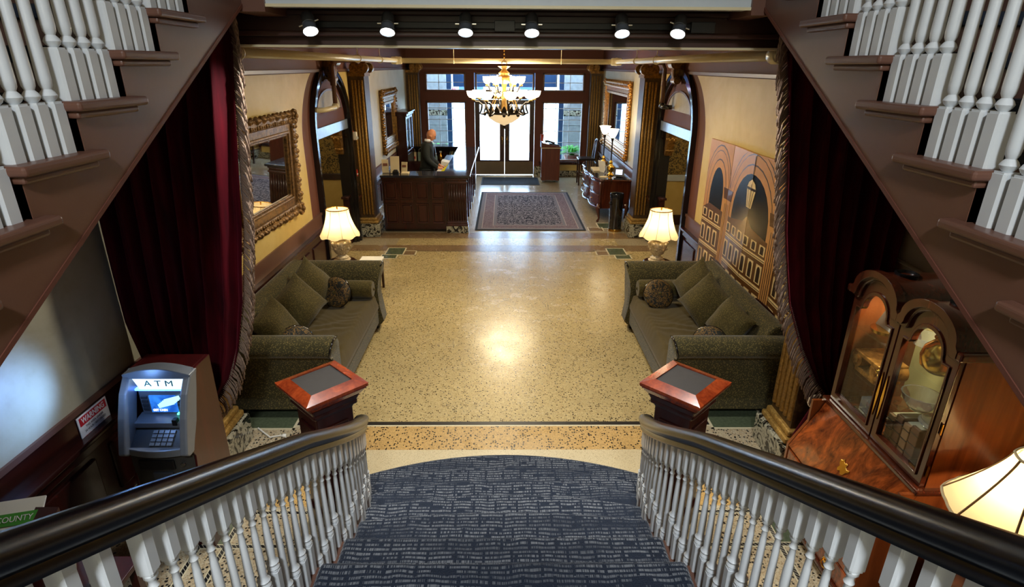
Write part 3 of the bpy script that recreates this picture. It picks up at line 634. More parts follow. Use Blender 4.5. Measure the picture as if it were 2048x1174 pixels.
def entrance_door(n, x0, x1, hinge):
    d = thing('door_%d' % n, ('left' if hinge < 0 else 'right') + ' leaf of the glazed wooden entrance doors', 'door', ((x0+x1)/2, YF+0.09, 0)); del d['category']; d['kind'] = 'structure'
    b = MB(); st = 0.13
    b.box(x0, x0+st, YF, YF+0.06, 0.04, 2.04).box(x1-st, x1, YF, YF+0.06, 0.04, 2.04).box(x0+st, x1-st, YF, YF+0.06, 1.92, 2.04).box(x0+st, x1-st, YF, YF+0.06, 0.04, 0.44)
    b.build('door_frame', 'dark_walnut', d, bevel=0.006)
    MB().box(x0+0.01, x1-0.01, YF-0.012, YF, 0.06, 0.40).build('kick_plate', 'kick_brass', d)
    X = [x0+st, (x0+x1)/2, x1-st]; Z = [0.44, 0.62, 0.93, 1.24, 1.55, 1.78, 1.92]
    for i in range(2):
        for j in range(6): MB().box(X[i]+0.003, X[i+1]-0.003, YF+0.026, YF+0.032, Z[j]+0.003, Z[j+1]-0.003).build('pane', 'window_glass', d)
    MB().box(X[1]-0.005, X[1]+0.005, YF+0.02, YF+0.038, 0.44, 1.92).build('glazing_bar', 'lead_bar', d)
    for z in Z[1:-1]: MB().box(X[0], X[2], YF+0.02, YF+0.038, z-0.005, z+0.005).build('glazing_bar', 'lead_bar', d)
    xh = x1-0.065 if hinge < 0 else x0+0.065
    MB().tube([(xh, YF, 0.86), (xh, YF-0.05, 0.88), (xh-0.01*hinge, YF-0.06, 0.98), (xh, YF-0.05, 1.08), (xh, YF, 1.10)], 0.012, 8).build('handle', 'brass', d, smooth=True)
entrance_door(1, -0.81, -0.006, -1); entrance_door(2, 0.006, 0.81, 1)
solo(MB().box(-0.8, 0.8, YF-0.05, YF+0.1, 0.0, 0.03), 'threshold', 'chrome', 'metal threshold under the entrance doors', 'threshold')

# ------------------------------------------------------------------ outside: recessed porch, street
struct(MB().box(-30, 30, 19.0, 60, -0.25, -0.05), 'street_pavement', 'street', 'bright sunlit street outside the entrance doors')
def pier(s):
    x0, x1 = (-2.59, -1.72) if s < 0 else (1.76, 2.59)
    p = thing('porch_pier', 'grey stone porch pier outside the %s street window' % ('left' if s < 0 else 'right'), 'stone pier', ((x0+x1)/2, 18.2, 0), 'stone porch piers')
    hs = [0.0, 0.62, 1.22, 1.50, 1.66, 2.2, 3.28]
    for k in range(6):
        t = 'black_marble' if k == 3 else 'stone_pier'; g = 0.006
        MB().box(x0, x1, 17.9, 18.5, hs[k]+g, hs[k+1]).build('stone_course', t, p, bevel=0.01)
    xe = x1 if s < 0 else x0-0.14
    MB().box(xe, xe+0.14, 18.0, 18.16, 0, 3.4).build('corner_post', 'dark_blue_metal', p)
pier(-1); pier(1)
solo(MB().lathe([(0.05, 0), (0.05, 3.3)], (-0.98-0.12, 20.6, -0.05), 10), 'street_pole', 'pipe_paint', 'slim cream pole on the street, left of the doors', 'pole', smooth=40)
solo(MB().lathe([(0.05, 0), (0.05, 3.3)], (1.42, 20.6, -0.05), 10), 'street_pole', 'pipe_paint', 'slim cream pole on the street, right of the doors', 'pole', smooth=40)
struct(MB().box(-1.55, 1.58, 18.3, 18.5, 2.30, 3.28), 'trim_4', 'dark_blue_metal', 'dark blue canopy board above the porch opening')
struct(MB().box(-2.6, 2.6, 16.5, 18.99, -0.04, 0.004), 'floor_porch', 'street', 'entrance porch paving, made pale to bounce skylight onto the piers')  # pale colour chosen to bounce skylight onto the pier faces
struct(MB().box(-3.0, -2.6, 16.48, 18.5, 0, 3.28).box(2.6, 3.0, 16.48, 18.5, 0, 3.28), 'wall_porch', 'stone_pier', 'stone side walls of the entrance porch')
bdg = thing('street_building', 'pale building across the street seen through the entrance windows', 'building', (0, 40, 0))
MB().box(-26, 26, 40, 48, -0.05, 2.4).build('wall', 'street', bdg)
MB().box(-14, -3.2, 39.9, 40, 1.1, 1.5).build('awning', 'red_plastic', bdg)
for k in range(8): MB().box(-15+4*k, -13.4+4*k, 39.93, 40, 0.6, 1.9).build('shop_window', 'dark_blue_metal', bdg)

# ------------------------------------------------------------------ ceilings, beam, back of the stair hall
struct(MB().box(-3.0, 3.0, 4.0, 16.7, 3.5, 3.62), 'ceiling', 'ceiling_paint', 'plain painted lobby ceiling')
struct(MB().box(-3.0, 3.0, -3.0, 4.2, 6.1, 6.2), 'ceiling_stair_hall', 'ceiling_paint', 'high ceiling over the stair hall')
struct(MB().box(-3.0, 3.0, -3.1, -3.0, 0, 6.2), 'wall_back', 'hall_plaster', 'plaster wall behind the stair landing')
bm_ = struct(MB().box(-WX, WX, 3.78, 4.15, 3.06, 3.62).box(-WX, WX, 3.80, 4.15, 3.0, 3.06), 'trim_1', 'dark_beam', 'dark brown moulded beam across the lobby opening')
MB().box(-WX, WX, 3.735, 3.78, 3.055, 3.085).box(-WX, WX, 3.755, 3.78, 3.17, 3.20).build('beam_moulding', 'dark_beam', bm_, bevel=0.008)
MB().box(-WX, WX, 3.76, 3.80, 2.995, 3.008).build('beam_edge', 'pipe_paint', bm_)
fa = struct(MB().box(-1.28, 1.33, 3.44, 3.56, 3.19, 3.72), 'trim_2', 'white_board', 'white painted edge board of the upper landing')
MB().box(-1.28, 1.33, 3.43, 3.44, 3.185, 3.20).build('edge_bead', 'pipe_paint', fa)
MB().box(-1.28, 1.33, 3.56, 3.80, 3.25, 3.33).build('landing_soffit', 'dark_beam', fa)
up = struct(MB().box(-WX, WX, 3.56, 4.2, 3.62, 3.75).box(-1.45, -1.28, 3.42, 3.80, 3.16, 3.72).box(1.33, 1.45, 3.42, 3.80, 3.16, 3.72), 'trim_3', 'brown_paint', 'brown trim where the side stairs meet the upper landing')
struct(MB().box(-3.0, 3.0, 4.15, 4.25, 3.5, 6.2), 'wall_upper', 'hall_plaster', 'plaster wall above the lobby beam')
# ------------------------------------------------------------------ central staircase
R_ = 0.165
NY = [3.596, 3.252, 2.92, 2.593, 2.276, 1.943, 1.653, 1.392, 1.12]
HW = [1.02, 0.97, 0.90, 0.83, 0.78, 0.76, 0.76, 0.76, 0.76]
BOW = [0.24, 0.22, 0.17, 0.12, 0.07, 0.0, 0.0, 0.0, 0.0]
stair = thing('central_staircase', 'central staircase of blue-black patterned carpet with bowed lower steps', 'staircase', (0, 2.4, 0))
def rail_x(y):
    if y < 1.9: return 0.72
    t = min(1, (y-1.9)/1.0); return 0.72 + 0.13*t*t
for k in range(9):
    yn, hw, b, z = NY[k], HW[k], BOW[k], R_*(k+1); yb = (NY[k+1]-0.06) if k < 8 else 0.84
    fr = [(hw*q/6.0, yn-0.02-b*(abs(q)/6.0)**2) for q in range(-6, 7)]
    MB().prism(fr + [(hw, yb-0.25), (-hw, yb-0.25)], 'z', 0.0, z-0.014).build('step', 'brown_paint', stair)
    cw = hw if k < 1 else (hw-0.02 if k == 1 else rail_x(yn)-0.024)
    cf = [(cw*q/8.0, yn-b*(abs(q)/8.0)**2*(cw/hw)**2) for q in range(-8, 9)]
    MB().prism(cf + [(cw, yb-0.05), (-cw, yb-0.05)], 'z', z-0.05, z).build('carpet', 'stair_carpet', stair, bevel=0.024, seg=3)
land = thing('stair_landing', 'carpeted half landing at the head of the central stairs', 'landing', (0, -1, 0))
MB().box(-2.59, 2.59, -2.95, 0.86, 1.45, 1.636).build('landing_slab', 'brown_paint', land)
MB().box(-2.55, 2.55, -2.9, 0.88, 1.60, 1.65).build('carpet', 'stair_carpet', land, bevel=0.018)

# ------------------------------------------------------------------ balusters and handrails of the central stairs
def baluster_mesh(name, total, block=0.16, top=0.14, w=0.052):
    m = MB(); h = w/2; c = w*0.12
    octa = [(-h+c, -h), (h-c, -h), (h, -h+c), (h, h-c), (h-c, h), (-h+c, h), (-h, h-c), (-h, -h+c)]
    m.prism(octa, 'z', 0, block-0.006); m.prism([(x*0.86, y*0.86) for x, y in octa], 'z', block-0.006, block)
    zt = total-top
    prof = [(0.012, block), (0.020, block+0.008), (w*0.46, block+0.018), (0.020, block+0.028), (0.013, block+0.036), (w*0.34, block+0.048), (w*0.37, block+0.065),
            (w*0.36, block+0.11), (w*0.26, zt-0.07), (w*0.22, zt-0.045), (w*0.33, zt-0.038), (w*0.24, zt-0.031), (w*0.24, zt-0.020), (w*0.42, zt-0.012), (w*0.42, zt-0.004), (w*0.28, zt)]
    m.lathe(prof, (0, 0, 0), 12); m.prism([(x*0.86, y*0.86) for x, y in octa], 'z', zt, zt+0.006); m.prism(octa, 'z', zt+0.006, total)
    return m.mesh(name, smooth=40)
RS = 0.6                                   # slope of the handrail
def rail_z(y): return 1.680 - (0.605 if y > 1.705 else 0.552)*(y-1.705)
RP = [(0.25 + 0.05*i) for i in range(0, 54)]
def balustrade(s):
    side = 'left' if s < 0 else 'right'
    t = thing('stair_balustrade', 'white balusters under a dark handrail along the %s of the central stairs' % side, 'balustrade', (s*0.74, 1.9, 0), 'central stair balustrades')
    pts = [(s*rail_x(y), y, rail_z(y)-0.035) for y in RP if y <= 2.84] + [(s*rail_x(2.87), 2.88, rail_z(2.86)-0.035)]
    pr = [(-0.030, -0.040), (0.030, -0.040), (0.032, -0.030), (0.026, -0.018), (0.040, -0.004), (0.044, 0.008), (0.040, 0.022), (0.026, 0.033), (0.0, 0.038), (-0.026, 0.033), (-0.040, 0.022), (-0.044, 0.008), (-0.040, -0.004), (-0.026, -0.018), (-0.032, -0.030)]
    MB().sweep(pr, pts).build('handrail', 'rail_wood', t, smooth=50)
    bl = []
    cache = {}
    for k in range(2, 9):
        ya = NY[k]-0.035; d = (NY[k]-(NY[k+1] if k < 8 else 0.85)); z = R_*(k+1)
        for j in range(4):
            y = ya - d*j/4.0
            if y > 2.83: continue
            tot = round((rail_z(y)-0.07) - (z-0.014), 2)
            if tot not in cache: cache[tot] = baluster_mesh('baluster', tot, 0.13, 0.12, 0.034)
            o = bpy.data.objects.new('baluster', cache[tot]); COL.objects.link(o); o.parent = t
            if not cache[tot].materials: cache[tot].materials.append(M['white_paint'])
            o.location = Vector((s*rail_x(y), y, z-0.014)) - WL[t.name]
    for y in (0.78, 0.705, 0.63, 0.555, 0.48, 0.405, 0.33):
        tot = round((rail_z(y)-0.07) - 1.636, 2)
        if tot not in cache: cache[tot] = baluster_mesh('baluster', tot, 0.13, 0.12, 0.034); cache[tot].materials.append(M['white_paint'])
        o = bpy.data.objects.new('baluster', cache[tot]); COL.objects.link(o); o.parent = t; o.location = Vector((s*rail_x(y), y, 1.636)) - WL[t.name]
    MB().lathe([(0.012, 0.02), (0.012, rail_z(2.87)-0.06)], (s*rail_x(2.88), 2.87, 0), 8).build('end_rod', 'black_metal', t)
balustrade(-1); balustrade(1)

# ------------------------------------------------------------------ newel posts
def newel(s, label):
    t = thing('newel_post', label, 'newel post', (s*1.128, 3.10, 0), 'newel posts', rz=s*PI/4*1.0)
    B = lambda mb, n, m, **k: mb.build(n, m, t, local=True, **k)
    B(MB().box(-0.145, 0.145, -0.145, 0.145, 0, 0.16), 'plinth', 'mahogany', bevel=0.01)
    B(MB().box(-0.125, 0.125, -0.125, 0.125, 0.16, 0.98), 'shaft', 'mahogany', bevel=0.008)
    for a in range(4):
        p = MB().box(-0.085, 0.085, -0.136, -0.12, 0.24, 0.84); p.xf(Matrix.Rotation(a*PI/2, 4, 'Z')); B(p, 'raised_panel', 'mahogany', bevel=0.012)
    B(MB().frustum((0, 0), 0.25, 0.25, 0.90, 0.33, 0.33, 1.0).box(-0.15, 0.15, -0.15, 0.15, 0.93, 0.965), 'neck_moulding', 'mahogany', bevel=0.01)
    B(MB().frustum((0, 0), 0.33, 0.33, 1.0, 0.40, 0.40, 1.05).box(-0.205, 0.205, -0.205, 0.205, 1.05, 1.075), 'cap', 'red_mahogany', bevel=0.008)
    e = 0.205; i = 0.135
    for a in range(4):
        q = MB().add([(-e, -e, 1.075), (e, -e, 1.075), (i, -i, 1.10), (-i, -i, 1.10), (-i, -i, 1.075), (i, -i, 1.075)], [(0, 1, 2, 3), (3, 2, 5, 4), (0, 3, 4), (1, 5, 2), (0, 4, 5, 1)])
        q.xf(Matrix.Rotation(a*PI/2, 4, 'Z')); B(q, 'cap_rail', 'red_mahogany')
    B(MB().box(-i, i, -i, i, 1.075, 1.092), 'leather_inset', 'slate_leather')
    return t
newel(-1, 'mahogany newel post with a leather-topped cap, left of the stairs'); newel(1, 'mahogany newel post with a leather-topped cap, right of the stairs')

# ------------------------------------------------------------------ side flights up to the upper floor
UB = baluster_mesh('baluster', 0.86, 0.16, 0.12, 0.054); UB.materials.append(M['white_paint'])
def side_flight(s):
    side = 'left' if s < 0 else 'right'; X = lambda a, b: (min(s*a, s*b), max(s*a, s*b))
    t = thing('side_staircase', 'brown painted side stairs rising on the %s with white balusters' % side, 'staircase', (s*2.0, 2.0, 1.6), 'side staircases')
    XS = 1.40; ks = list(range(-6, 6)); Yf = lambda k: 1.952+0.29*k; Zt = lambda k: 2.785+0.159*k
    top = []
    for k in ks:
        top += [(Yf(k)+0.02, Zt(k)-0.159-0.03), (Yf(k)+0.02, Zt(k)-0.03)]
    ye = Yf(ks[-1]+1)+0.02; top += [(ye, Zt(ks[-1])-0.03)]
    bot = lambda y: 2.126+0.532*(y-1.426)
    poly = top + [(ye, bot(ye)), (top[0][0], bot(top[0][0]))]
    MB().prism(poly, 'x', s*XS, s*(XS+0.05)).build('skirt_board', 'brown_paint', t)
    MB().prism([(top[0][0], bot(top[0][0])), (ye, bot(ye)), (ye, bot(ye)+0.04), (top[0][0], bot(top[0][0])+0.04)], 'x', s*(XS+0.03), s*2.585).build('soffit', 'brown_paint', t)
    MB().prism([(top[0][0], bot(top[0][0])-0.006), (ye, bot(ye)-0.006), (ye, bot(ye)+0.012), (top[0][0], bot(top[0][0])+0.012)], 'x', s*(XS-0.004), s*(XS+0.04)).build('soffit_bead', 'brown_wall', t)
    for k in ks:
        y, z = Yf(k), Zt(k)
        MB().box(*X(XS-0.045, 2.585), y-0.012, y+0.29+0.08, z-0.032, z).build('tread', 'brown_paint', t, bevel=0.011, seg=3)
        MB().box(*X(XS-0.022, XS+0.03), y+0.005, y+0.29+0.045, z-0.055, z-0.032).build('tread_moulding', 'brown_paint', t, bevel=0.008)
        MB().box(*X(XS+0.002, 2.585), y+0.02, y+0.04, z-0.159, z-0.03).build('riser', 'dark_beam', t)
        MB().box(*X(XS+0.13, 2.585), y-0.02, y+0.31, z-0.045, z+0.012).build('carpet', 'navy_carpet', t, bevel=0.02)
        for j in range(4):
            o = bpy.data.objects.new('baluster', UB); COL.objects.link(o); o.parent = t
            o.location = Vector((s*(XS+0.035), y+0.05+j*0.0705, z)) - WL[t.name]
    y0, y1 = Yf(ks[0]), Yf(ks[-1])+0.2
    MB().sweep([(-0.035, -0.03), (0.035, -0.03), (0.042, 0.01), (0.02, 0.035), (-0.02, 0.035), (-0.042, 0.01)], [(s*(XS+0.035), y0, Zt(ks[0])+0.84+0.02), (s*(XS+0.035), y1, Zt(ks[-1])+0.84+0.11+0.02)]).build('handrail', 'rail_wood', t, smooth=50)
side_flight(-1); side_flight(1)

# ------------------------------------------------------------------ red curtains with fringe
def curtain(s):
    side = 'left' if s < 0 else 'right'
    t = thing('red_curtain', 'dark red velvet curtain with a rope fringe, tied back at the %s' % side, 'curtain', (s*2.2, 3.55, 0.1), 'red velvet curtains')
    key = ([(3.05, 1.53), (2.42, 1.58), (1.95, 1.62), (1.46, 1.70), (1.1, 1.80), (0.85, 1.90), (0.68, 2.02), (0.60, 2.12)] if s < 0 else
           [(3.05, 1.57), (2.44, 1.66), (1.95, 1.75), (1.46, 1.87), (1.1, 2.02), (0.85, 2.16), (0.72, 2.27), (0.64, 2.33)])
    def xin(z):
        for (za, xa), (zb, xb) in zip(key, key[1:]):
            if za >= z >= zb: return xa + (xb-xa)*(za-z)/(za-zb)
        return key[-1][1] if z < key[-1][0] else key[0][1]
    ztop, zb = 3.3, key[-1][0]
    rnd = random.Random(5+s); ph = [rnd.uniform(0, 6.28) for _ in range(6)]
    def fold(u, v):
        amp = 0.065*(1-0.55*v); w = u + 0.02*math.sin(5*v+ph[0])
        return amp*(math.sin(2*PI*7.3*w+ph[1]) + 0.45*math.sin(2*PI*13.7*w+ph[2]+2*v)) 
    def f(u, v):
        z = ztop + (zb-ztop)*v; xi = xin(z); xo = 2.57 - 0.12*max(0, v-0.75)/0.25
        x = xi + (xo-xi)*u; drop = 0
        return (s*x, 3.54 + fold(u, v) - 0.10*(1-u)*math.sin(PI*min(1, v)), z - 0.10*v*u*0)
    MB().grid(f, 150, 60).build('drape', 'red_velvet', t, smooth=True)
    # the gathered tail below the tie
    def g(u, v):
        a = 2*PI*u; z = zb + (0.06-zb)*v; r = 0.09 + 0.07*min(1, v*2.2); rr = r*(1+0.16*math.sin(9*a)*min(1, 0.3+v))
        return (s*(2.33 + (0.0)) + 1.1*rr*math.cos(a), 3.52 + 0.7*rr*math.sin(a), z)
    MB().grid(g, 80, 12, True).build('drape_tail', 'red_velvet', t, smooth=True)
    fr = MB(); n = 210; z = 3.2
    for i in range(n):
        q = i/(n-1); z = 3.22 + (zb-3.22)*q; x = xin(z); yb = 3.54 + fold(0, (z-ztop)/(zb-ztop)) - 0.02
        L = 0.13+rnd.uniform(-0.02, 0.02); out = 0.042; dy = rnd.uniform(-0.02, 0.02)
        pts = [(s*(x+0.02), yb-0.005, z+0.01), (s*(x-out*0.6), yb-0.02+dy, z-L*0.30), (s*(x-out*0.75), yb-0.015+dy, z-L*0.75), (s*(x-out*0.6+rnd.uniform(-.006, .006)), yb-0.01+dy, z-L)]
        fr.tube(pts, [0.004, 0.006, 0.0055, 0.005], 5)
    fr.build('rope_fringe', 'fringe_rope', t, smooth=True, kind='stuff')
    MB().tube([(s*(2.33+0.13*math.cos(a*PI/8)), 3.52-0.0+0.10*math.sin(a*PI/8), zb+0.015*math.sin(a*PI/8)) for a in range(16)], 0.012, 6, True).build('tie_cord', 'tassel_cream', t, smooth=True)
    tz = zb-0.05
    MB().lathe([(0.004, 0.10), (0.016, 0.085), (0.024, 0.06), (0.014, 0.04), (0.026, 0.02), (0.034, -0.10), (0.038, -0.20), (0.0, -0.205)], (s*2.235, 3.42, tz), 14).build('tassel', 'tassel_cream', t, smooth=True)
def rope():
    t = NT('fringe_rope'); v = t.coord((60, 60, 60)); w = t.node('ShaderNodeTexWave'); w.inputs['Scale'].default_value = 1.8; w.inputs['Distortion'].default_value = 1.0
    t.link(v, w.inputs[0]); t.color(t.ramp(w.outputs['Fac'], [(0.2, lin((74, 54, 44))), (0.8, lin((166, 138, 116)))])); t.set(rough=0.8); M['fringe_rope'] = t.m
rope()
curtain(-1); curtain(1)
# ------------------------------------------------------------------ sofas and cushions
def sofa(s, label):
    t = thing('sofa', label, 'sofa', (s*1.95, 5.3, 0), 'olive scroll-arm sofas')
    Q = lambda mb: mb.xf(Matrix.Diagonal((s, 1, 1, 1)))
    Y0, Y1 = 4.50, 6.08
    Q(MB().box(1.455, 2.40, Y0-0.16, Y1+0.16, 0.10, 0.30)).build('seat_base', 'sofa_fabric', t, bevel=0.025, seg=3)
    rnd = random.Random(3)
    def cush(u, v):
        a = 2*PI*u; c = abs(math.cos(a))**0.22*math.copysign(1, math.cos(a)); d = abs(math.sin(a))**0.22*math.copysign(1, math.sin(a))
        return (c, d)
    m = MB(); nx, ny = 26, 90; xa, xb = 1.44, 2.16
    def top(u, v):
        x = xa+(xb-xa)*u; y = Y0+(Y1-Y0)*v
        e = min(u, 1-u)*(xb-xa); g = min(v, 1-v)*(Y1-Y0); r = 0.05
        k = 1-max(0, 1-e/r)**2.2*0.9; k2 = 1-max(0, 1-g/r)**2.2*0.9
        wr = 0.006*math.sin(31*v+3*math.sin(5.2*u+9*v)+2.1*math.sin(17*v))*math.sin(PI*min(1, u*1.1))*(0.5+0.5*math.sin(11*v+3*u+2)) + 0.0035*math.sin(83*v+6*math.sin(7*u)+4*math.sin(13*v))*(1-u*0.6)
        return (x, y, 0.33 + (0.155+0.02*math.sin(PI*v))*min(k, k2) + wr*min(k, k2))
    m.grid(top, nx, ny)
    m.box(xa+0.004, xb, Y0+0.002, Y1-0.002, 0.30, 0.345)
    Q(m).build('seat_cushion', 'sofa_cushion', t, smooth=60)
    bk = [(2.12, 0.28), (2.14, 0.50), (2.22, 0.70), (2.25, 0.79), (2.30, 0.845), (2.37, 0.855), (2.43, 0.82), (2.45, 0.76), (2.43, 0.60), (2.43, 0.28)]
    Q(MB().prism(bk, 'y', Y0-0.12, Y1+0.12)).build('backrest', 'sofa_fabric', t, smooth=50, bevel=0.02)
    prof = [(0.0, 0.30), (-0.005, 0.52), (0.02, 0.64), (0.06, 0.72), (0.12, 0.78), (0.20, 0.805), (0.27, 0.79), (0.315, 0.745), (0.32, 0.69), (0.285, 0.645), (0.24, 0.64), (0.215, 0.60), (0.20, 0.48), (0.20, 0.10), (0.0, 0.10)]
    for sg, yb in ((-1, Y0), (1, Y1)):
        pts = [(yb+sg*a, b) for a, b in prof]; pts = pts if sg > 0 else pts[::-1]
        a = MB(); n = len(pts)
        xs = [1.40, 1.43, 1.5, 1.7, 2.0, 2.2, 2.40, 2.43]; sc = [0.90, 1, 1, 1, 1, 1, 1, 0.92]; cy, cz = yb+sg*0.13, 0.45; vs = []
        for x, k in zip(xs, sc):
            for y, z in pts:
                fb = 0.05*math.sin(PI*min(1, max(0, (z-0.1)/0.72)))*-1 if x < 1.6 else 0   # the front edge bows in below the scroll
                vs.append((x - fb*0.9, cy+(y-cy)*k, cz+(z-cz)*k))
        fs = [(i*n+j, i*n+(j+1) % n, (i+1)*n+(j+1) % n, (i+1)*n+j) for i in range(len(xs)-1) for j in range(n)] + [list(range(n)), [(len(xs)-1)*n+j for j in range(n)]]
        Q(a.add(vs, fs)).build('arm', 'sofa_fabric', t, smooth=50)
        e = [(1.405 + 0.045*math.sin(PI*min(1, max(0, (z-0.1)/0.72))), cy+(y-cy)*0.97, cz+(z-cz)*0.97) for y, z in pts if (y-yb)*sg > 0.02]
        e = [p for p in e]
        Q(MB().tube(e[1:-1] if len(e) > 4 else e, 0.009, 6)).build('arm_edge_trim', 'black_lacquer', t, smooth=True)
        for x in (1.50, 2.33):
            Q(MB().lathe([(0.02, 0.0), (0.035, 0.02), (0.04, 0.06), (0.03, 0.10)], (x, yb+sg*0.12, 0.0), 12)).build('foot', 'black_lacquer', t, smooth=True)
    return t
sofa(-1, 'olive patterned scroll-arm sofa against the left wall under the mirror'); sofa(1, 'olive patterned scroll-arm sofa in front of the painted folding screen')
def pillow_mb(w, h, T, seed=0):
    m = MB(); n = 17; rnd = random.Random(seed)
    def surf(sg):
        def f(u, v):
            a, b = 2*u-1, 2*v-1; k = max(0, (1-a**2))**0.45*max(0, (1-b**2))**0.45
            pin = 1-0.10*(1-abs(a)**3)*abs(b)**3; pin2 = 1-0.10*(1-abs(b)**3)*abs(a)**3
            return (a*w/2*pin2, sg*T/2*k*(1+0.10*math.sin(4*a+seed)+0.08*math.sin(5*b+2*seed)), b*h/2*pin)
        return f
    m.grid(surf(1), n, n); m.grid(surf(-1), n, n); return m
def pillow(label, mat, loc, w, h, T, rz, tilt, seed, group, roll=0):
    m = pillow_mb(w, h, T, seed); m.xf(Matrix.Translation(loc) @ Matrix.Rotation(rz, 4, 'Z') @ Matrix.Rotation(tilt, 4, 'X') @ Matrix.Rotation(roll, 4, 'Y'))
    return solo(m, 'throw_pillow', mat, label, 'pillow', group, smooth=70)
def round_cushion(label, loc, r, T, rz, tilt):
    t = thing('round_cushion', label, 'cushion', loc, 'round brocade cushions')
    mt = Matrix.Rotation(rz, 4, 'Z') @ Matrix.Rotation(tilt, 4, 'X')
    prof = [(0.002, -T*0.36)] + [(r*math.sin(a)**0.75 if 0 < a < PI else 0.002, -T/2*math.cos(a)*(0.86+0.14*math.sin(a))) for a in [PI*i/12 for i in range(2, 11)]] + [(0.002, T*0.36)]
    MB().lathe(prof, (0, 0, 0), 26, 'y').xf(mt).build('cover', 'brocade', t, smooth=True, local=True)
    MB().ball((0, -T*0.36, 0), 0.02, 10, 5).xf(mt).build('button', 'pillow_fabric', t, smooth=True, local=True)
    MB().tube([(r*0.985*math.cos(2*PI*i/28), 0, r*0.985*math.sin(2*PI*i/28)) for i in range(28)], 0.008, 6, True).xf(mt).build('piping', 'black_lacquer', t, smooth=True, local=True)
def bolster(label, c, r, L):
    t = thing('bolster', label, 'cushion', (c[0], c[1], c[2]-r), 'olive bolster cushions')
    MB().lathe([(0.01, -L/2), (r*0.85, -L/2+0.005), (r*0.98, -L/2+0.03), (r, 0), (r*0.98, L/2-0.03), (r*0.85, L/2-0.005), (0.01, L/2)], c, 24, 'x').build('cover', 'pillow_fabric', t, smooth=50)
    for sg in (-1, 1): MB().ball((c[0]+sg*L/2, c[1], c[2]), 0.018, 10, 5).build('button', 'pillow_fabric', t, smooth=True)
G = 'square olive throw pillows'
for s, side in ((-1, 'left'), (1, 'right')):
    off = 0.0 if s < 0 else 0.06
    pillow('square olive pillow nearest the far arm of the %s sofa' % side, 'pillow_fabric', (s*2.03, 5.66, 0.74), 0.46, 0.46, 0.24, -s*(PI/2-0.55), -0.38, 1, G, 0.62*s)
    pillow('middle square olive pillow of the three on the %s sofa' % side, 'pillow_fabric', (s*2.0, 5.18+off, 0.73), 0.46, 0.46, 0.24, -s*(PI/2-0.65), -0.42, 2, G, 0.55*s)
    pillow('square olive pillow nearest the near arm of the %s sofa' % side, 'pillow_fabric', (s*2.08, 4.74+off, 0.70), 0.42, 0.40, 0.22, -s*(PI/2-0.4), -0.42, 3, G, 0.35*s)
round_cushion('round gold brocade cushion by the far bolster of the left sofa', (-1.79, 5.70, 0.645), 0.165, 0.13, -0.25, -0.35)
round_cushion('round gold brocade cushion by the far bolster of the right sofa', (1.66, 5.72, 0.62), 0.165, 0.13, 0.15, -0.55)
round_cushion('round gold brocade cushion half hidden by the near arm, left sofa', (-1.88, 4.68, 0.56), 0.155, 0.12, 0.5, -0.5)
round_cushion('round gold brocade cushion half hidden by the near arm, right sofa', (1.88, 4.70, 0.55), 0.155, 0.12, -0.5, -0.5)
bolster('round olive bolster cushion at the far arm of the left sofa', (-1.66, 5.94, 0.59), 0.10, 0.42)
bolster('round olive bolster cushion at the far arm of the right sofa', (1.72, 5.95, 0.60), 0.10, 0.48)

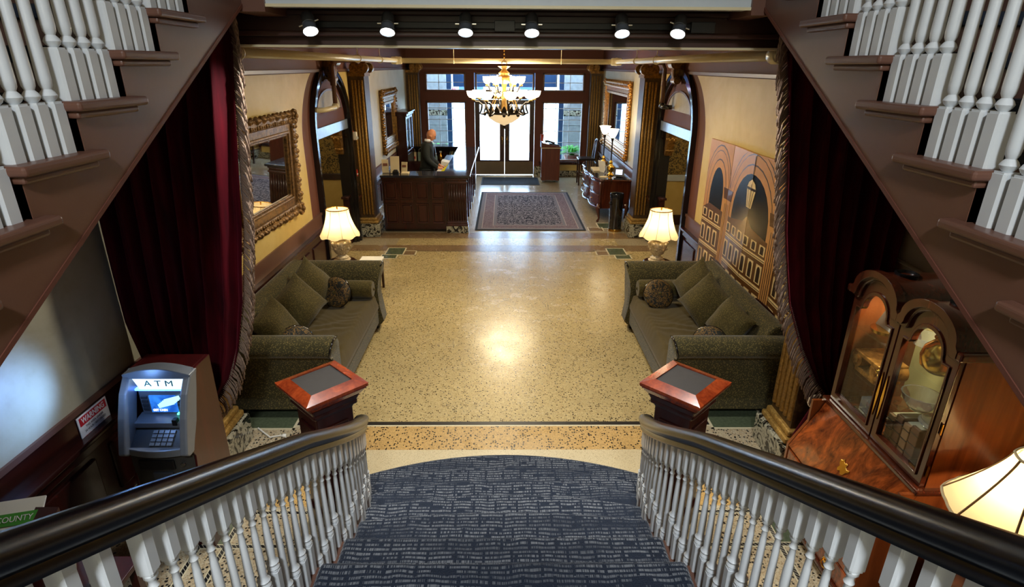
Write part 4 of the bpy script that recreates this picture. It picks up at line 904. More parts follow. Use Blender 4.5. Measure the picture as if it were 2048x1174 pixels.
# ------------------------------------------------------------------ end tables and table lamps
def end_table(x, y, label):
    t = thing('end_table', label, 'table', (x, y, 0), 'end tables behind the sofas')
    MB().lathe([(0.17, 0.53), (0.18, 0.54), (0.18, 0.56), (0.17, 0.57)], (x, y, 0), 28).build('table_top', 'dark_walnut', t, smooth=40)
    MB().lathe([(0.05, 0.05), (0.06, 0.12), (0.035, 0.2), (0.05, 0.34), (0.03, 0.45), (0.06, 0.53)], (x, y, 0), 16).build('pedestal', 'dark_walnut', t, smooth=True)
    for k in range(3):
        a = k*2*PI/3+0.5; MB().tube([(x+0.03*math.cos(a), y+0.03*math.sin(a), 0.16), (x+0.16*math.cos(a), y+0.16*math.sin(a), 0.11), (x+0.25*math.cos(a), y+0.25*math.sin(a), 0.02)], [0.025, 0.022, 0.018], 8).build('leg', 'dark_walnut', t, smooth=True)
def table_lamp(x, y, zb, label, power, shade_r=0.245):
    t = thing('table_lamp', label, 'lamp', (x, y, zb), 'carved table lamps beside the sofas')
    MB().lathe([(0.10, 0), (0.105, 0.02), (0.08, 0.035), (0.085, 0.05), (0.055, 0.07), (0.05, 0.085)], (x, y, zb), 20).build('foot', 'cream_gilt', t, smooth=50)
    b = MB().lathe([(0.05, 0.085), (0.072, 0.10), (0.10, 0.15), (0.115, 0.20), (0.115, 0.24), (0.095, 0.275), (0.06, 0.29)], (x, y, zb), 20)
    for k in range(8):
        a = k*PI/4; b.ball((x+0.108*math.cos(a), y+0.108*math.sin(a), zb+0.24), 0.026, 8, 5); b.ball((x+0.106*math.cos(a+0.4), y+0.106*math.sin(a+0.4), zb+0.175), 0.020, 8, 5)
        b.ball((x+0.075*math.cos(a+0.2), y+0.075*math.sin(a+0.2), zb+0.125), 0.016, 8, 5)
    b.build('carved_body', 'cream_gilt', t, smooth=50)
    MB().lathe([(0.06, 0.285), (0.10, 0.295), (0.095, 0.31), (0.03, 0.32), (0.012, 0.33), (0.012, 0.64)], (x, y, zb), 16).build('stem', 'cream_gilt', t, smooth=50)
    zs = zb+0.335; H = 0.335; n = 16
    def sh(u, v):
        a = 2*PI*u; q = v; r = shade_r*(1-q)**1.7 + 0.135*(1-(1-q)**1.7); r *= 1+0.012*math.cos(8*a)*(1-q*0.5)
        return (x+r*math.cos(a), y+r*math.sin(a), zs+H*q - 0.012*math.cos(8*a)*(1-q)**3)
    sd = MB().grid(sh, 48, 12, True).build('lamp_shade', 'lamp_shade', t, smooth=True)
    for k in range(8):
        a = 2*PI*(k+0.5)/8; MB().tube([(lambda p: (x+(p[0]-x)*1.006, y+(p[1]-y)*1.006, p[2]))(sh((k+0.5)/8, q/6)) for q in range(7)], 0.0035, 5).build('shade_seam', 'paper_cream', sd, smooth=True)
    MB().tube([(x+0.136*math.cos(2*PI*i/24), y+0.136*math.sin(2*PI*i/24), zs+H) for i in range(24)], 0.006, 6, True).build('shade_trim', 'brass', sd, smooth=True)
    MB().lathe([(0.004, 0), (0.01, 0.01), (0.006, 0.02), (0.011, 0.03), (0.002, 0.04)], (x, y, zs+H-0.005), 10).build('finial', 'brass', t, smooth=True)
    MB().ball((x, y, zs+0.17), 0.035, 12, 8).build('bulb', 'bulb_warm', t, smooth=True)
    lamp('table_lamp_light', 'POINT', (x, y, zs+0.17), power, WARM, 0.045)
end_table(-2.08, 7.0, 'dark round end table behind the left sofa'); end_table(1.97, 7.0, 'dark round end table behind the right sofa')
table_lamp(-2.07, 7.0, 0.57, 'lit cream table lamp with carved base, left wall end table', 27); table_lamp(1.955, 7.0, 0.57, 'lit cream table lamp with carved base, right doorway end table', 27)
tr = thing('magazine_table', 'low table with a white top behind the far arm of the left sofa', 'table', (-1.78, 7.35, 0))
MB().box(-1.96, -1.66, 7.15, 7.55, 0.42, 0.45).build('table_top', 'paper_white', tr, bevel=0.006)
for a, b in ((-1.93, 7.18), (-1.69, 7.18), (-1.93, 7.52), (-1.69, 7.52)): MB().box(a-0.015, a+0.015, b-0.015, b+0.015, 0, 0.42).build('leg', 'dark_walnut', tr)

# ------------------------------------------------------------------ gilt mirrors
def mirror(s, label, y0, y1, z0, z1, fw, mat, x=WX-0.012, nb=26, lean=0.0, group=None):
    cx = s*x; t = thing('gilt_mirror', label, 'mirror', (cx, (y0+y1)/2, z0), group)
    d = 0.10
    def rect(m): return [(y0+m, z0+m), (y1-m, z0+m), (y1-m, z1-m), (y0+m, z1-m)]
    xr = lambda a: s*(x-a)
    MB().ring(rect(0.02), rect(fw*0.5), 'x', xr(0.0), xr(0.07)).build('outer_frame', mat, t, bevel=0.02)
    MB().ring(rect(fw*0.45), rect(fw), 'x', xr(0.0), xr(0.045)).build('inner_frame', mat, t, bevel=0.012)
    MB().ring(rect(fw*0.78), rect(fw*0.90), 'x', xr(0.0), xr(0.062)).build('bead_row', mat, t, bevel=0.01)
    MB().box(min(xr(0.012), xr(0.022)), max(xr(0.012), xr(0.022)), y0+fw*0.9, y1-fw*0.9, z0+fw*0.9, z1-fw*0.9).build('mirror_glass', 'mirror_glass', t)
    rnd = random.Random(int(y0*10)); o = MB()
    per = [(y0, z0, y1, z0), (y1, z0, y1, z1), (y1, z1, y0, z1), (y0, z1, y0, z0)]
    for (ya, za, yb, zb) in per:
        L = math.hypot(yb-ya, zb-za); n = max(6, int(L/0.055)); ny, nz = (zb-za)/L, -(yb-ya)/L
        for i in range(n+1):
            q = i/n; py, pz = ya+(yb-ya)*q, za+(zb-za)*q
            r = 0.032+0.012*math.sin(i*2.1)+rnd.uniform(-0.004, 0.006)
            yc, zc = (y0+y1)/2, (z0+z1)/2
            iny, inz = -ny*0.04, -nz*0.04
            py2 = min(max(py, y0+0.03), y1-0.03); pz2 = min(max(pz, z0+0.03), z1-0.03)
            o.lathe([(0.001, -r*0.8), (r*0.8, -r*0.3), (r, 0.1*r), (r*0.6, 0.7*r), (0.001, r)], (xr(0.055), py2, pz2), 8, 'x')
            wv = 0.07+0.012*math.sin(i*1.3); py3 = py2+(0.065 if py2 <= y0+0.031 else (-0.065 if py2 >= y1-0.031 else 0)); pz3 = pz2+(0.065 if pz2 <= z0+0.031 else (-0.065 if pz2 >= z1-0.031 else 0))
            o.ball((xr(0.066), py3, pz3), 0.020+0.006*math.cos(i*1.7), 7, 5)
            if i % 2 == 0:
                oy = -0.02 if py2 <= y0+0.031 else (0.02 if py2 >= y1-0.031 else 0); oz = -0.02 if pz2 <= z0+0.031 else (0.02 if pz2 >= z1-0.031 else 0)
                o.ball((xr(0.035), py2+oy, pz2+oz), 0.024, 7, 5)
    for py in (y0+0.05, y1-0.05):
        for pz in (z0+0.05, z1-0.05):
            for k in range(7): a = 2*PI*k/7; o.ball((xr(0.07), py+0.055*math.cos(a), pz+0.055*math.sin(a)), 0.028, 8, 5)
            o.ball((xr(0.09), py, pz), 0.034, 8, 5)
    o.build('carved_ornament', mat, t, smooth=50)
    return t
mirror(-1, 'large carved antique-gold mirror above the left sofa', 5.25, 7.02, 1.21, 2.40, 0.26, 'antique_frame').rotation_euler = (0, 0.05, -0.026)
mirror(1, 'large bright gilt mirror above the writing table', 12.2, 15.3, 1.05, 2.60, 0.30, 'gilt_bright')
mirror(-1, 'narrow carved gilt mirror on the wall behind the reception desk', 12.45, 14.1, 1.12, 2.40, 0.30, 'gilt_dark')

# ------------------------------------------------------------------ folding screen printed with a city view
plain('screen_tan', (186, 132, 74), 0.42, var=0.14, scale=7); plain('screen_dark', (18, 22, 24), 0.25, var=0.3, scale=6)
plain('screen_brown', (92, 58, 28), 0.3, var=0.2, scale=30, coat=0.35); plain('screen_line', (44, 28, 18), 0.35, var=0.2, scale=60); plain('screen_pale', (216, 188, 134), 0.3, var=0.1, scale=20)
def screen():
    t = thing('folding_screen', 'four-panel folding screen printed with arches, a lantern and city buildings, behind the right sofa', 'screen', (2.5, 5.75, 0))
    xe = lambda y: 2.46
    ys = [7.1, 6.42, 5.74, 5.06, 4.40]; P = []
    xw = [2.50, 2.53, 2.50, 2.53, 2.49]
    for k in range(4):
        p = MB().prism([(xw[k], ys[k]-0.004), (xw[k]+0.03, ys[k]-0.004), (xw[k+1]+0.03, ys[k+1]+0.004), (xw[k+1], ys[k+1]+0.004)], 'z', 0.02, 2.10).build('panel', 'screen_tan', t, bevel=0.004); P.append(p)
    def xat(y):
        for k in range(4):
            if ys[k] >= y >= ys[k+1]: return xw[k]+(xw[k+1]-xw[k])*(ys[k]-y)/(ys[k]-ys[k+1]), k
        return (xw[0], 0) if y > ys[0] else (xw[4], 3)
    def art(name, mat, poly, lift):
        """flat print cut at the panel seams, lying on the panels"""
        for k in range(4):
            hi, lo = ys[k]-0.004, ys[k+1]+0.004; q = poly
            for lim, sg in ((hi, 1), (lo, -1)):
                out = []
                for a, b in zip(q, q[1:]+q[:1]):
                    ia, ib = (lim-a[0])*sg >= 0, (lim-b[0])*sg >= 0
                    if ia: out.append(a)
                    if ia != ib: f = (lim-a[0])/(b[0]-a[0]); out.append((lim, a[1]+(b[1]-a[1])*f))
                q = out
                if not q: break
            if len(q) < 3: continue
            vs = [(xat(y)[0]-lift, y, z) for y, z in q] + [(xat(y)[0]+0.002, y, z) for y, z in q]; n = len(q)
            MB().add(vs, [list(range(n)), list(range(2*n-1, n-1, -1))] + [(i, (i+1) % n, n+(i+1) % n, n+i) for i in range(n)]).build(name, mat, P[k])
    def archpoly(cy, zc, ry, rz, zb, n=14): return [(cy-ry, zb)] + arc(cy, zc, ry, rz, 180, 0, n) + [(cy+ry, zb)]
    # sky in the arches, arch rings
    for cy, zc, ry, rz, zb in ((5.76, 1.42, 0.46, 0.48, 1.30), (6.74, 1.45, 0.19, 0.36, 1.30), (4.60, 1.42, 0.30, 0.48, 1.30)):
        for k, (d, m) in enumerate(((0.26, 'screen_line'), (0.245, 'screen_tan'), (0.20, 'screen_line'), (0.19, 'screen_tan'), (0.10, 'screen_line'), (0.085, 'screen_tan'))):
            art('arch_print', m, [(max(4.41, min(7.09, y)), min(2.095, z)) for y, z in archpoly(cy, zc, ry+d*0.75, rz+d, zb)], 0.0008+0.0003*k)
        art('sky_print', 'screen_dark', archpoly(cy, zc, ry, rz, zb), 0.003)
    # buildings below
    art('building_print', 'screen_brown', [(7.08, 0.05), (7.08, 1.28), (6.9, 1.36), (6.5, 1.34), (6.22, 1.34), (5.86, 1.40), (5.76, 1.47), (5.62, 1.38), (5.3, 1.33), (4.42, 1.33), (4.42, 0.05)], 0.0034)
    for z0, z1 in ((1.12, 1.155), (0.82, 0.86), (0.47, 0.52)): art('cornice_print', 'screen_pale', [(7.08, z0), (7.08, z1), (4.42, z1), (4.42, z0)], 0.0040); art('cornice_line', 'screen_line', [(7.08, z0+0.01), (7.08, z0+0.018), (4.42, z0+0.018), (4.42, z0+0.01)], 0.0043)
    for zb, h in ((0.89, 0.19), (0.55, 0.22), (1.18, 0.10), (0.2, 0.2)):
        y = 7.0
        while y > 4.5:
            if not any(abs(y-c) < 0.12 for c in (6.40, 5.14)):
                art('window_print', 'screen_pale', [(y-0.06, zb), (y-0.06, zb+h), (y+0.06, zb+h), (y+0.06, zb)], 0.0044)
                art('window_pane', 'screen_line', [(y-0.035, zb+0.01)] + arc(y, zb+h*0.72, 0.035, h*0.2, 180, 0, 5) + [(y+0.035, zb+0.01)], 0.0047)
            y -= 0.185
    for cy in (6.40, 5.16):   # printed columns
        art('column_print', 'screen_tan', [(cy-0.09, 0.05), (cy-0.09, 1.5), (cy+0.09, 1.5), (cy+0.09, 0.05)], 0.0050)
        for d in (-0.055, -0.02, 0.02, 0.055): art('flute_print', 'screen_line', [(cy+d-0.006, 0.06), (cy+d-0.006, 1.45), (cy+d+0.006, 1.45), (cy+d+0.006, 0.06)], 0.0053)
        art('capital_print', 'screen_brown', [(cy-0.11, 1.5), (cy-0.14, 1.62), (cy+0.14, 1.62), (cy+0.11, 1.5)], 0.0052)
    art('lantern_print', 'screen_pale', [(5.87, 1.75), (5.84, 1.81), (5.76, 1.85), (5.68, 1.81), (5.65, 1.75), (5.70, 1.56), (5.82, 1.56)], 0.0056)
    art('lantern_frame', 'screen_line', [(5.88, 1.74), (5.88, 1.765), (5.64, 1.765), (5.64, 1.74)], 0.006)
    for d in (-0.07, 0, 0.07): art('lantern_bar', 'screen_line', [(5.76+d-0.005, 1.80-abs(d)*0.5), (5.76+d*0.5-0.005, 1.57), (5.76+d*0.5+0.005, 1.57), (5.76+d+0.005, 1.80-abs(d)*0.5)], 0.006)
    art('lantern_chain', 'screen_line', [(5.765, 1.85), (5.765, 2.08), (5.755, 2.08), (5.755, 1.85)], 0.006)
screen()
# ------------------------------------------------------------------ reception desk
dk = thing('reception_desk', 'L-shaped dark mahogany reception desk with panelled front and polished granite top', 'desk', (-1.4, 11.5, 0))
MB().box(-2.22, -0.74, 10.40, 10.76, 0.06, 1.02).box(-1.12, -0.74, 10.76, 14.2, 0.06, 1.02).build('carcass', 'mahogany', dk)
MB().box(-2.22, -0.80, 10.44, 10.74, 0.0, 0.08).box(-1.10, -0.78, 10.74, 14.18, 0.0, 0.08).build('plinth', 'black_lacquer', dk)
MB().prism([(-2.235, 10.33), (-0.62, 10.33), (-0.62, 14.28), (-1.13, 14.28), (-1.13, 10.82), (-2.235, 10.82)], 'z', 1.02, 1.06).build('counter_top', 'granite', dk, bevel=0.008)
MB().box(-2.23, -0.66, 10.36, 10.40, 0.985, 1.02).build('counter_moulding', 'mahogany_h', dk, bevel=0.006)
px = [-2.21, -1.925, -1.64, -1.355]
for x in px:
    a, b = x+0.03, x+0.245
    for z0, z1 in ((0.62, 0.93), (0.17, 0.54)):
        MB().ring([(a, z0), (b, z0), (b, z1), (a, z1)], [(a+0.022, z0+0.022), (b-0.022, z0+0.022), (b-0.022, z1-0.022), (a+0.022, z1-0.022)], 'y', 10.378, 10.405).build('panel_moulding', 'desk_panel', dk, bevel=0.006)
        MB().box(a+0.03, b-0.03, 10.388, 10.41, z0+0.03, z1-0.03).build('panel', 'desk_panel', dk, bevel=0.01)
    MB().box(a, b, 10.392, 10.41, 0.555, 0.605).build('panel_rail', 'desk_panel', dk)
pl = MB().box(-1.05, -0.69, 10.35, 10.42, 0.18, 1.0).build('corner_pilaster', 'mahogany', dk, bevel=0.006)
for k in range(7): MB().lathe([(0.015, 0.24), (0.015, 0.90)], (-1.005+0.045*k, 10.35, 0), 8).build('reed', 'mahogany', pl, smooth=True)
MB().box(-1.065, -0.675, 10.335, 10.43, 0.92, 0.95).build('pilaster_moulding', 'desk_panel', pl, bevel=0.006)
MB().box(-1.07, -0.67, 10.33, 10.43, 0.13, 0.17).box(-1.06, -0.68, 10.34, 10.43, 0.17, 0.21).build('pilaster_moulding', 'desk_panel', pl, bevel=0.006)
MB().box(-1.075, -0.665, 10.325, 10.44, 0.0, 0.13).build('marble_base', 'black_marble', pl, bevel=0.008)
for k in range(6):
    y = 10.50+0.66*k
    MB().box(-0.745, -0.70, y, y+0.12, 0.10, 1.0).build('side_pilaster', 'mahogany', dk, bevel=0.006)
    if k < 5: MB().box(-0.745, -0.725, y+0.2, y+0.58, 0.2, 0.92).build('side_panel', 'desk_panel', dk, bevel=0.012)
MB().box(-1.40, -1.12, 11.0, 14.1, 0.86, 0.89).build('work_ledge', 'mahogany_h', dk, bevel=0.005)
# things on the desk
solo(MB().box(-1.38, -1.16, 11.75, 12.05, 0.89, 0.895), 'paper_sheet', 'paper_white', 'white papers under the clerk\'s hands on the desk', 'paper')
solo(MB().obox((-1.24, 12.55, 0.935), (0.24, 0.30, 0.09), (0, 0.2, 0)), 'paper_tray', 'paper_white', 'stack of white papers beyond the clerk\'s hands', 'papers', bevel=0.004)
solo(MB().obox((-1.17, 11.55, 0.96), (0.20, 0.26, 0.012), (0.25, -0.75, 0.1)), 'yellow_folder', 'yellow_paper', 'bright yellow folder leaning inside the desk', 'folder')
kb = thing('keyboard', 'dark computer keyboard beside the yellow folder', 'keyboard', (-1.36, 11.5, 0.89)); MB().box(-1.39, -1.19, 11.32, 11.66, 0.89, 0.91).build('body', 'black_plastic', kb, bevel=0.005)
for i in range(4):
    for j in range(9): MB().box(-1.38+0.045*i, -1.342+0.045*i, 11.335+0.036*j, 11.365+0.036*j, 0.91, 0.917).build('key', 'grey_plastic', kb)
def brochure(label, c, w, h, rz, mat, band=None):
    t = thing('brochure', label, 'brochure', c, 'leaflets on the desk end'); 
    b = MB().obox((0, 0, h/2), (w, 0.012, h), (-0.25, 0, 0)).xf(Matrix.Rotation(rz, 4, 'Z')).build('leaflet', mat, t, local=True)
    f = MB().obox((0, 0.06, h*0.3), (w*0.8, 0.006, h*0.6), (0.35, 0, 0)).xf(Matrix.Rotation(rz, 4, 'Z')).build('easel_back', 'dark_grey_plastic', t, local=True)
    if band: MB().obox((0, -0.012, h*0.62), (w*0.7, 0.004, h*0.2), (-0.25, 0, 0)).xf(Matrix.Rotation(rz, 4, 'Z')).build('printed_band', band, b, local=True)
brochure('cream leaflet stand nearest the wall on the desk end', (-2.18, 10.62, 1.06), 0.12, 0.24, 0.2, 'paper_cream', 'terracotta')
brochure('tall cream price card in the middle of the desk leaflets', (-2.00, 10.60, 1.06), 0.16, 0.30, 0.05, 'paper_cream')
brochure('small tan card stand on the desk, right of the tall cream card', (-1.84, 10.66, 1.06), 0.11, 0.19, -0.2, 'paper_cream', 'terracotta')
solo(MB().box(-2.02, -1.92, 10.44, 10.52, 1.06, 1.11).frustum((-1.97, 10.48), 0.10, 0.08, 1.11, 0.06, 0.03, 1.14), 'card_holder', 'black_plastic', 'small black card holder on the desk front', 'card holder', bevel=0.004)
solo(MB().box(-1.87, -1.74, 10.45, 10.62, 1.06, 1.085), 'card_stack', 'paper_cream', 'flat stack of cream cards on the desk', 'cards')
# low shelf unit behind the clerk, with gift bags and bottles
sh = thing('shelf_unit', 'low dark shelf unit against the window behind the clerk', 'shelf', (-1.85, 15.3, 0))
MB().box(-2.55, -1.15, 15.0, 15.5, 0.93, 0.97).build('top', 'black_lacquer', sh, bevel=0.006)
MB().box(-2.52, -1.20, 15.05, 15.5, 0.56, 0.59).build('shelf', 'mahogany_h', sh)
MB().box(-2.55, -2.52, 15.05, 15.5, 0, 0.93).build('side_panel', 'mahogany', sh); MB().box(-1.20, -1.17, 15.05, 15.5, 0, 0.93).build('side_panel', 'mahogany', sh); MB().box(-2.52, -1.2, 15.46, 15.5, 0, 0.93).build('back_panel', 'mahogany', sh)
for k in range(3): MB().box(-2.52+0.44*k, -2.10+0.44*k, 15.04, 15.06, 0.05, 0.55).build('door', 'mahogany', sh, bevel=0.008)
for k, (x, m, lb) in enumerate(((-2.36, 'paper_cream', 'cream gift bag with red print, leftmost on the low shelf'), (-2.18, 'bag_teal', 'pale green gift bag, middle of the three on the low shelf'), (-2.02, 'bag_teal', 'pale green gift bag nearest the clerk on the low shelf'))):
    b = thing('gift_bag', lb, 'bag', (x, 15.2, 0.59), 'gift bags on the low shelf')
    MB().frustum((x, 15.2), 0.13, 0.10, 0.59, 0.14, 0.06, 0.80).build('bag_body', m if k == 0 else 'bag_teal', b); MB().tube([(x-0.04, 15.18, 0.79), (x-0.035, 15.18, 0.87), (x, 15.18, 0.895), (x+0.035, 15.18, 0.87), (x+0.04, 15.18, 0.79)], 0.006, 6).build('handle', 'paper_cream', b, smooth=True)
    if k == 0: MB().box(x-0.05, x+0.05, 15.145, 15.155, 0.63, 0.70).build('printed_band', 'red_plastic', b)
for x, m, lb, r, h in ((-1.66, 'brass', 'gold jar on the low shelf to the right of the clerk', 0.055, 0.24), (-1.78, 'bag_teal', 'small green bottle beside the gold jar on the shelf', 0.035, 0.19)):
    t = thing('jar', lb, 'jar', (x, 15.2, 0.59)); MB().lathe([(r*0.8, 0), (r, 0.03), (r, h*0.6), (r*0.5, h*0.75), (r*0.5, h*0.85)], (x, 15.2, 0.59), 14).build('body', m, t, smooth=50); MB().lathe([(r*0.55, h*0.85), (r*0.55, h)], (x, 15.2, 0.59), 12).build('lid', 'paper_white', t, smooth=40)
for k in range(4): solo(MB().obox((-1.42+0.05*k, 15.22, 0.705), (0.018, 0.2, 0.23), (0, 0.10, 0)), 'binder', 'paper_cream' if k % 2 else 'bag_teal', ['tan', 'cream', 'green', 'pale'][k] + ' upright binder at the right end of the low shelf', 'binder', 'binders on the low shelf')
# tall glazed cabinet on the left wall, with bottles
gc = thing('display_cabinet', 'tall dark glazed cabinet with bottles beside the far left pilaster', 'cabinet', (-2.42, 14.5, 0))
gx0, gx1, gy0, gy1, gt = -2.56, -2.31, 13.98, 14.96, 1.84
MB().box(gx0, gx1, gy0, gy0+0.04, 0, gt).build('side_panel', 'mahogany', gc); MB().box(gx0, gx1, gy1-0.04, gy1, 0, gt).build('side_panel', 'mahogany', gc)
MB().box(gx0, gx0+0.03, gy0+0.04, gy1-0.04, 0, gt).build('back_panel', 'mahogany', gc); MB().box(gx0+0.03, gx1, gy0+0.04, gy1-0.04, 0.04, 0.9).build('base_cupboard', 'mahogany', gc, bevel=0.006)
MB().box(gx0, gx1+0.03, gy0-0.03, gy1+0.03, gt-0.06, gt).build('frieze', 'mahogany_h', gc, bevel=0.008); MB().box(gx0, gx1+0.07, gy0-0.07, gy1+0.07, gt, gt+0.045).build('cornice', 'mahogany_h', gc, bevel=0.012)
for z in (1.0, 1.28, 1.54): MB().box(gx0+0.03, gx1-0.03, gy0+0.04, gy1-0.04, z, z+0.012).build('shelf', 'clear_glass', gc)
for y in (gy0+0.04, gy0+0.50):
    d = MB().ring([(y, 0.93), (y+0.44, 0.93), (y+0.44, 1.76), (y, 1.76)], [(y+0.045, 0.98), (y+0.395, 0.98), (y+0.395, 1.71), (y+0.045, 1.71)], 'x', gx1-0.024, gx1).build('door', 'mahogany', gc, bevel=0.006)
    MB().box(gx1-0.014, gx1-0.010, y+0.045, y+0.395, 0.98, 1.71).build('door_glass', 'clear_glass', d)
for k, (y, z, lb) in enumerate(((14.14, 1.012, 'near end of the lowest'), (14.42, 1.012, 'middle of the lowest'), (14.76, 1.012, 'far end of the lowest'), (14.22, 1.292, 'near end of the middle'), (14.66, 1.292, 'far end of the middle'), (14.30, 1.552, 'near end of the top'), (14.70, 1.552, 'far end of the top'))):
    solo(MB().lathe([(0.035, 0), (0.04, 0.02), (0.04, 0.11), (0.015, 0.14), (0.013, 0.18)], (-2.44, y, z), 12), 'bottle', 'porcelain' if k % 2 else 'bag_teal', '%s bottle at the %s shelf, tall glazed cabinet' % ('white' if k % 2 else 'green', lb), 'bottle', 'bottles in the tall glazed cabinet', smooth=40)

# ------------------------------------------------------------------ the clerk
def skin_body(name, mat, verts, edges, parent, sub=2, root=0):
    me = bpy.data.meshes.new(name); me.from_pydata([v[:3] for v in verts], edges, []); o = bpy.data.objects.new(name, me); COL.objects.link(o)
    sk = o.modifiers.new('skin', 'SKIN'); lay = me.skin_vertices[0] if me.skin_vertices else None
    if lay is None:
        bm = bmesh.new(); bm.from_mesh(me); bm.verts.layers.skin.verify(); bm.to_mesh(me); bm.free(); lay = me.skin_vertices[0]
    for i, v in enumerate(verts):
        r = v[3] if isinstance(v[3], (tuple, list)) else (v[3], v[3]); lay.data[i].radius = r; lay.data[i].use_root = (i == root)
    ss = o.modifiers.new('sub', 'SUBSURF'); ss.levels = sub; ss.render_levels = sub
    dg = bpy.context.evaluated_depsgraph_get(); m2 = bpy.data.meshes.new_from_object(o.evaluated_get(dg)); bpy.data.objects.remove(o)
    m2.name = name; o2 = bpy.data.objects.new(name, m2); COL.objects.link(o2); m2.materials.clear(); m2.materials.append(M[mat]); o2.parent = parent
    m2.polygons.foreach_set('use_smooth', [True]*len(m2.polygons)); return o2
def clerk():
    L = (-1.60, 12.05, 0.0)
    t = thing('person', 'person in a dark suit behind the desk, bald head bent over papers', 'person', L)
    # local axes: +x is the way the person faces, z up
    V = [(0, 0, 0.92, 0.09), (0, 0, 1.10, 0.09), (0.01, 0, 1.28, 0.10), (0.02, 0, 1.40, 0.08), (0.045, 0, 1.47, 0.055), (0.07, 0, 1.52, 0.06)]
    E = [(0, 1), (1, 2), (2, 3), (3, 4), (4, 5)]
    def chain(start, pts):
        i = start
        for p in pts: V.append(p); E.append((i, len(V)-1)); i = len(V)-1
        return i
    for sg in (-1, 1):
        chain(0, [(0, sg*0.10, 0.86, 0.07), (0.01, sg*0.11, 0.48, 0.062), (-0.01, sg*0.11, 0.09, 0.045), (0.12, sg*0.12, 0.04, 0.035)])
        w = chain(2, [(0.02, sg*0.17, 1.36, 0.066), (0.02, sg*0.22, 1.13, 0.05), (0.20, sg*0.17, 0.97, 0.038), (0.245, sg*0.13, 0.945, 0.026)])
        pm = chain(w, [(0.29, sg*0.11, 0.93, 0.028)])
        for k in range(4): chain(pm, [(0.325, sg*(0.085+0.018*k), 0.925, 0.009), (0.355-0.004*abs(k-1.5), sg*(0.085+0.018*k), 0.915, 0.0085), (0.375-0.006*abs(k-1.5), sg*(0.085+0.018*k), 0.905, 0.007)])
        chain(w, [(0.275, sg*0.085, 0.925, 0.010), (0.305, sg*0.07, 0.915, 0.009)])
    b = skin_body('body', 'skin', V, E, t)
    hd = MB(); c = Vector((0.105, 0, 1.575)); tilt = Matrix.Translation(c) @ Matrix.Rotation(0.42, 4, 'Y')
    prof = []
    for j in range(13):
        th = PI*j/12; z = -0.125*math.cos(th); r = math.sin(th); prof.append((max(r, 0.001), z))
    h = MB()
    for r, z in prof:
        for i in range(20):
            a = 2*PI*i/20; rx = 0.098 if z > -0.02 else 0.098-0.028*min(1, (-0.02-z)/0.1); ry = 0.076 if z > -0.02 else 0.076-0.024*min(1, (-0.02-z)/0.1)
            x = r*rx*math.cos(a); y = r*ry*math.sin(a); x += 0.012*(1 if (z < -0.05 and x > 0) else 0); h.v.append((x, y, z))
    for j in range(12):
        for i in range(20): h.f.append([j*20+i, j*20+(i+1) % 20, (j+1)*20+(i+1) % 20, (j+1)*20+i])
    h.add([(0.092, -0.012, 0.005), (0.092, 0.012, 0.005), (0.122, 0, -0.035), (0.092, -0.016, -0.045), (0.092, 0.016, -0.045)], [(0, 2, 1), (0, 3, 2), (1, 2, 4), (3, 4, 2)])
    for sg in (-1, 1): h.lathe([(0.002, -0.012), (0.026, -0.006), (0.03, 0.004), (0.02, 0.01), (0.002, 0.008)], (0.0, sg*0.078, -0.012), 12, 'y')
    for sg in (-1, 1): h.ball((0.088, sg*0.032, 0.018), 0.014, 8, 5, 0.5)
    head = h.xf(tilt).build('head', 'skin', t, smooth=True, local=True)
    e = MB()
    for sg in (-1, 1): e.ball((0.093, sg*0.030, 0.004), 0.008, 8, 5)
    e.xf(tilt).build('eyes', 'black_plastic', head, smooth=True, local=True)
    MB().obox((0.083, 0, -0.075), (0.012, 0.045, 0.008)).xf(tilt).build('mouth', 'terracotta', head, local=True)
    V2 = [(0, 0, 0.70, 0.18), (0, 0, 0.98, 0.16), (0.005, 0, 1.15, 0.15), (0.01, 0, 1.30, 0.165), (0.015, 0, 1.40, 0.115), (0.03, 0, 1.455, 0.068)]; E2 = [(0, 1), (1, 2), (2, 3), (3, 4), (4, 5)]
    for sg in (-1, 1):
        i = 3
        for p in ((0.02, sg*0.185, 1.37, 0.088), (0.02, sg*0.235, 1.13, 0.068), (0.18, sg*0.18, 0.98, 0.056), (0.235, sg*0.14, 0.95, 0.044)): V2.append(p); E2.append((i, len(V2)-1)); i = len(V2)-1
    j = skin_body('suit_jacket', 'suit', V2, E2, t)
    V3 = [(0, 0, 0.92, 0.145)]; E3 = []
    for sg in (-1, 1):
        i = 0
        for p in ((0, sg*0.10, 0.85, 0.115), (0.01, sg*0.11, 0.48, 0.08), (-0.01, sg*0.11, 0.10, 0.07)): V3.append(p); E3.append((i, len(V3)-1)); i = len(V3)-1
    skin_body('trousers', 'suit', V3, E3, t)
    MB().lathe([(0.068, 0), (0.072, 0.02), (0.066, 0.05)], (0.036, 0, 1.45), 16).build('shirt_collar', 'shirt', t, smooth=True, local=True)
    MB().add([(0.155, -0.045, 1.42), (0.155, 0.045, 1.42), (0.185, 0, 1.18), (0.10, -0.06, 1.47), (0.10, 0.06, 1.47)], [(0, 1, 2), (0, 3, 4, 1)]).build('shirt_front', 'shirt', t, local=True)
    MB().add([(0.162, -0.018, 1.43), (0.162, 0.018, 1.43), (0.196, 0.026, 1.14), (0.196, -0.026, 1.14), (0.19, 0, 1.10)], [(0, 1, 2, 4, 3)]).build('tie', 'tie', t, local=True)
    for sg in (-1, 1): MB().frustum((0.06, sg*0.115), 0.27, 0.10, 0.0, 0.16, 0.08, 0.09).build('shoe', 'black_lacquer', t, local=True, bevel=0.02)
clerk()

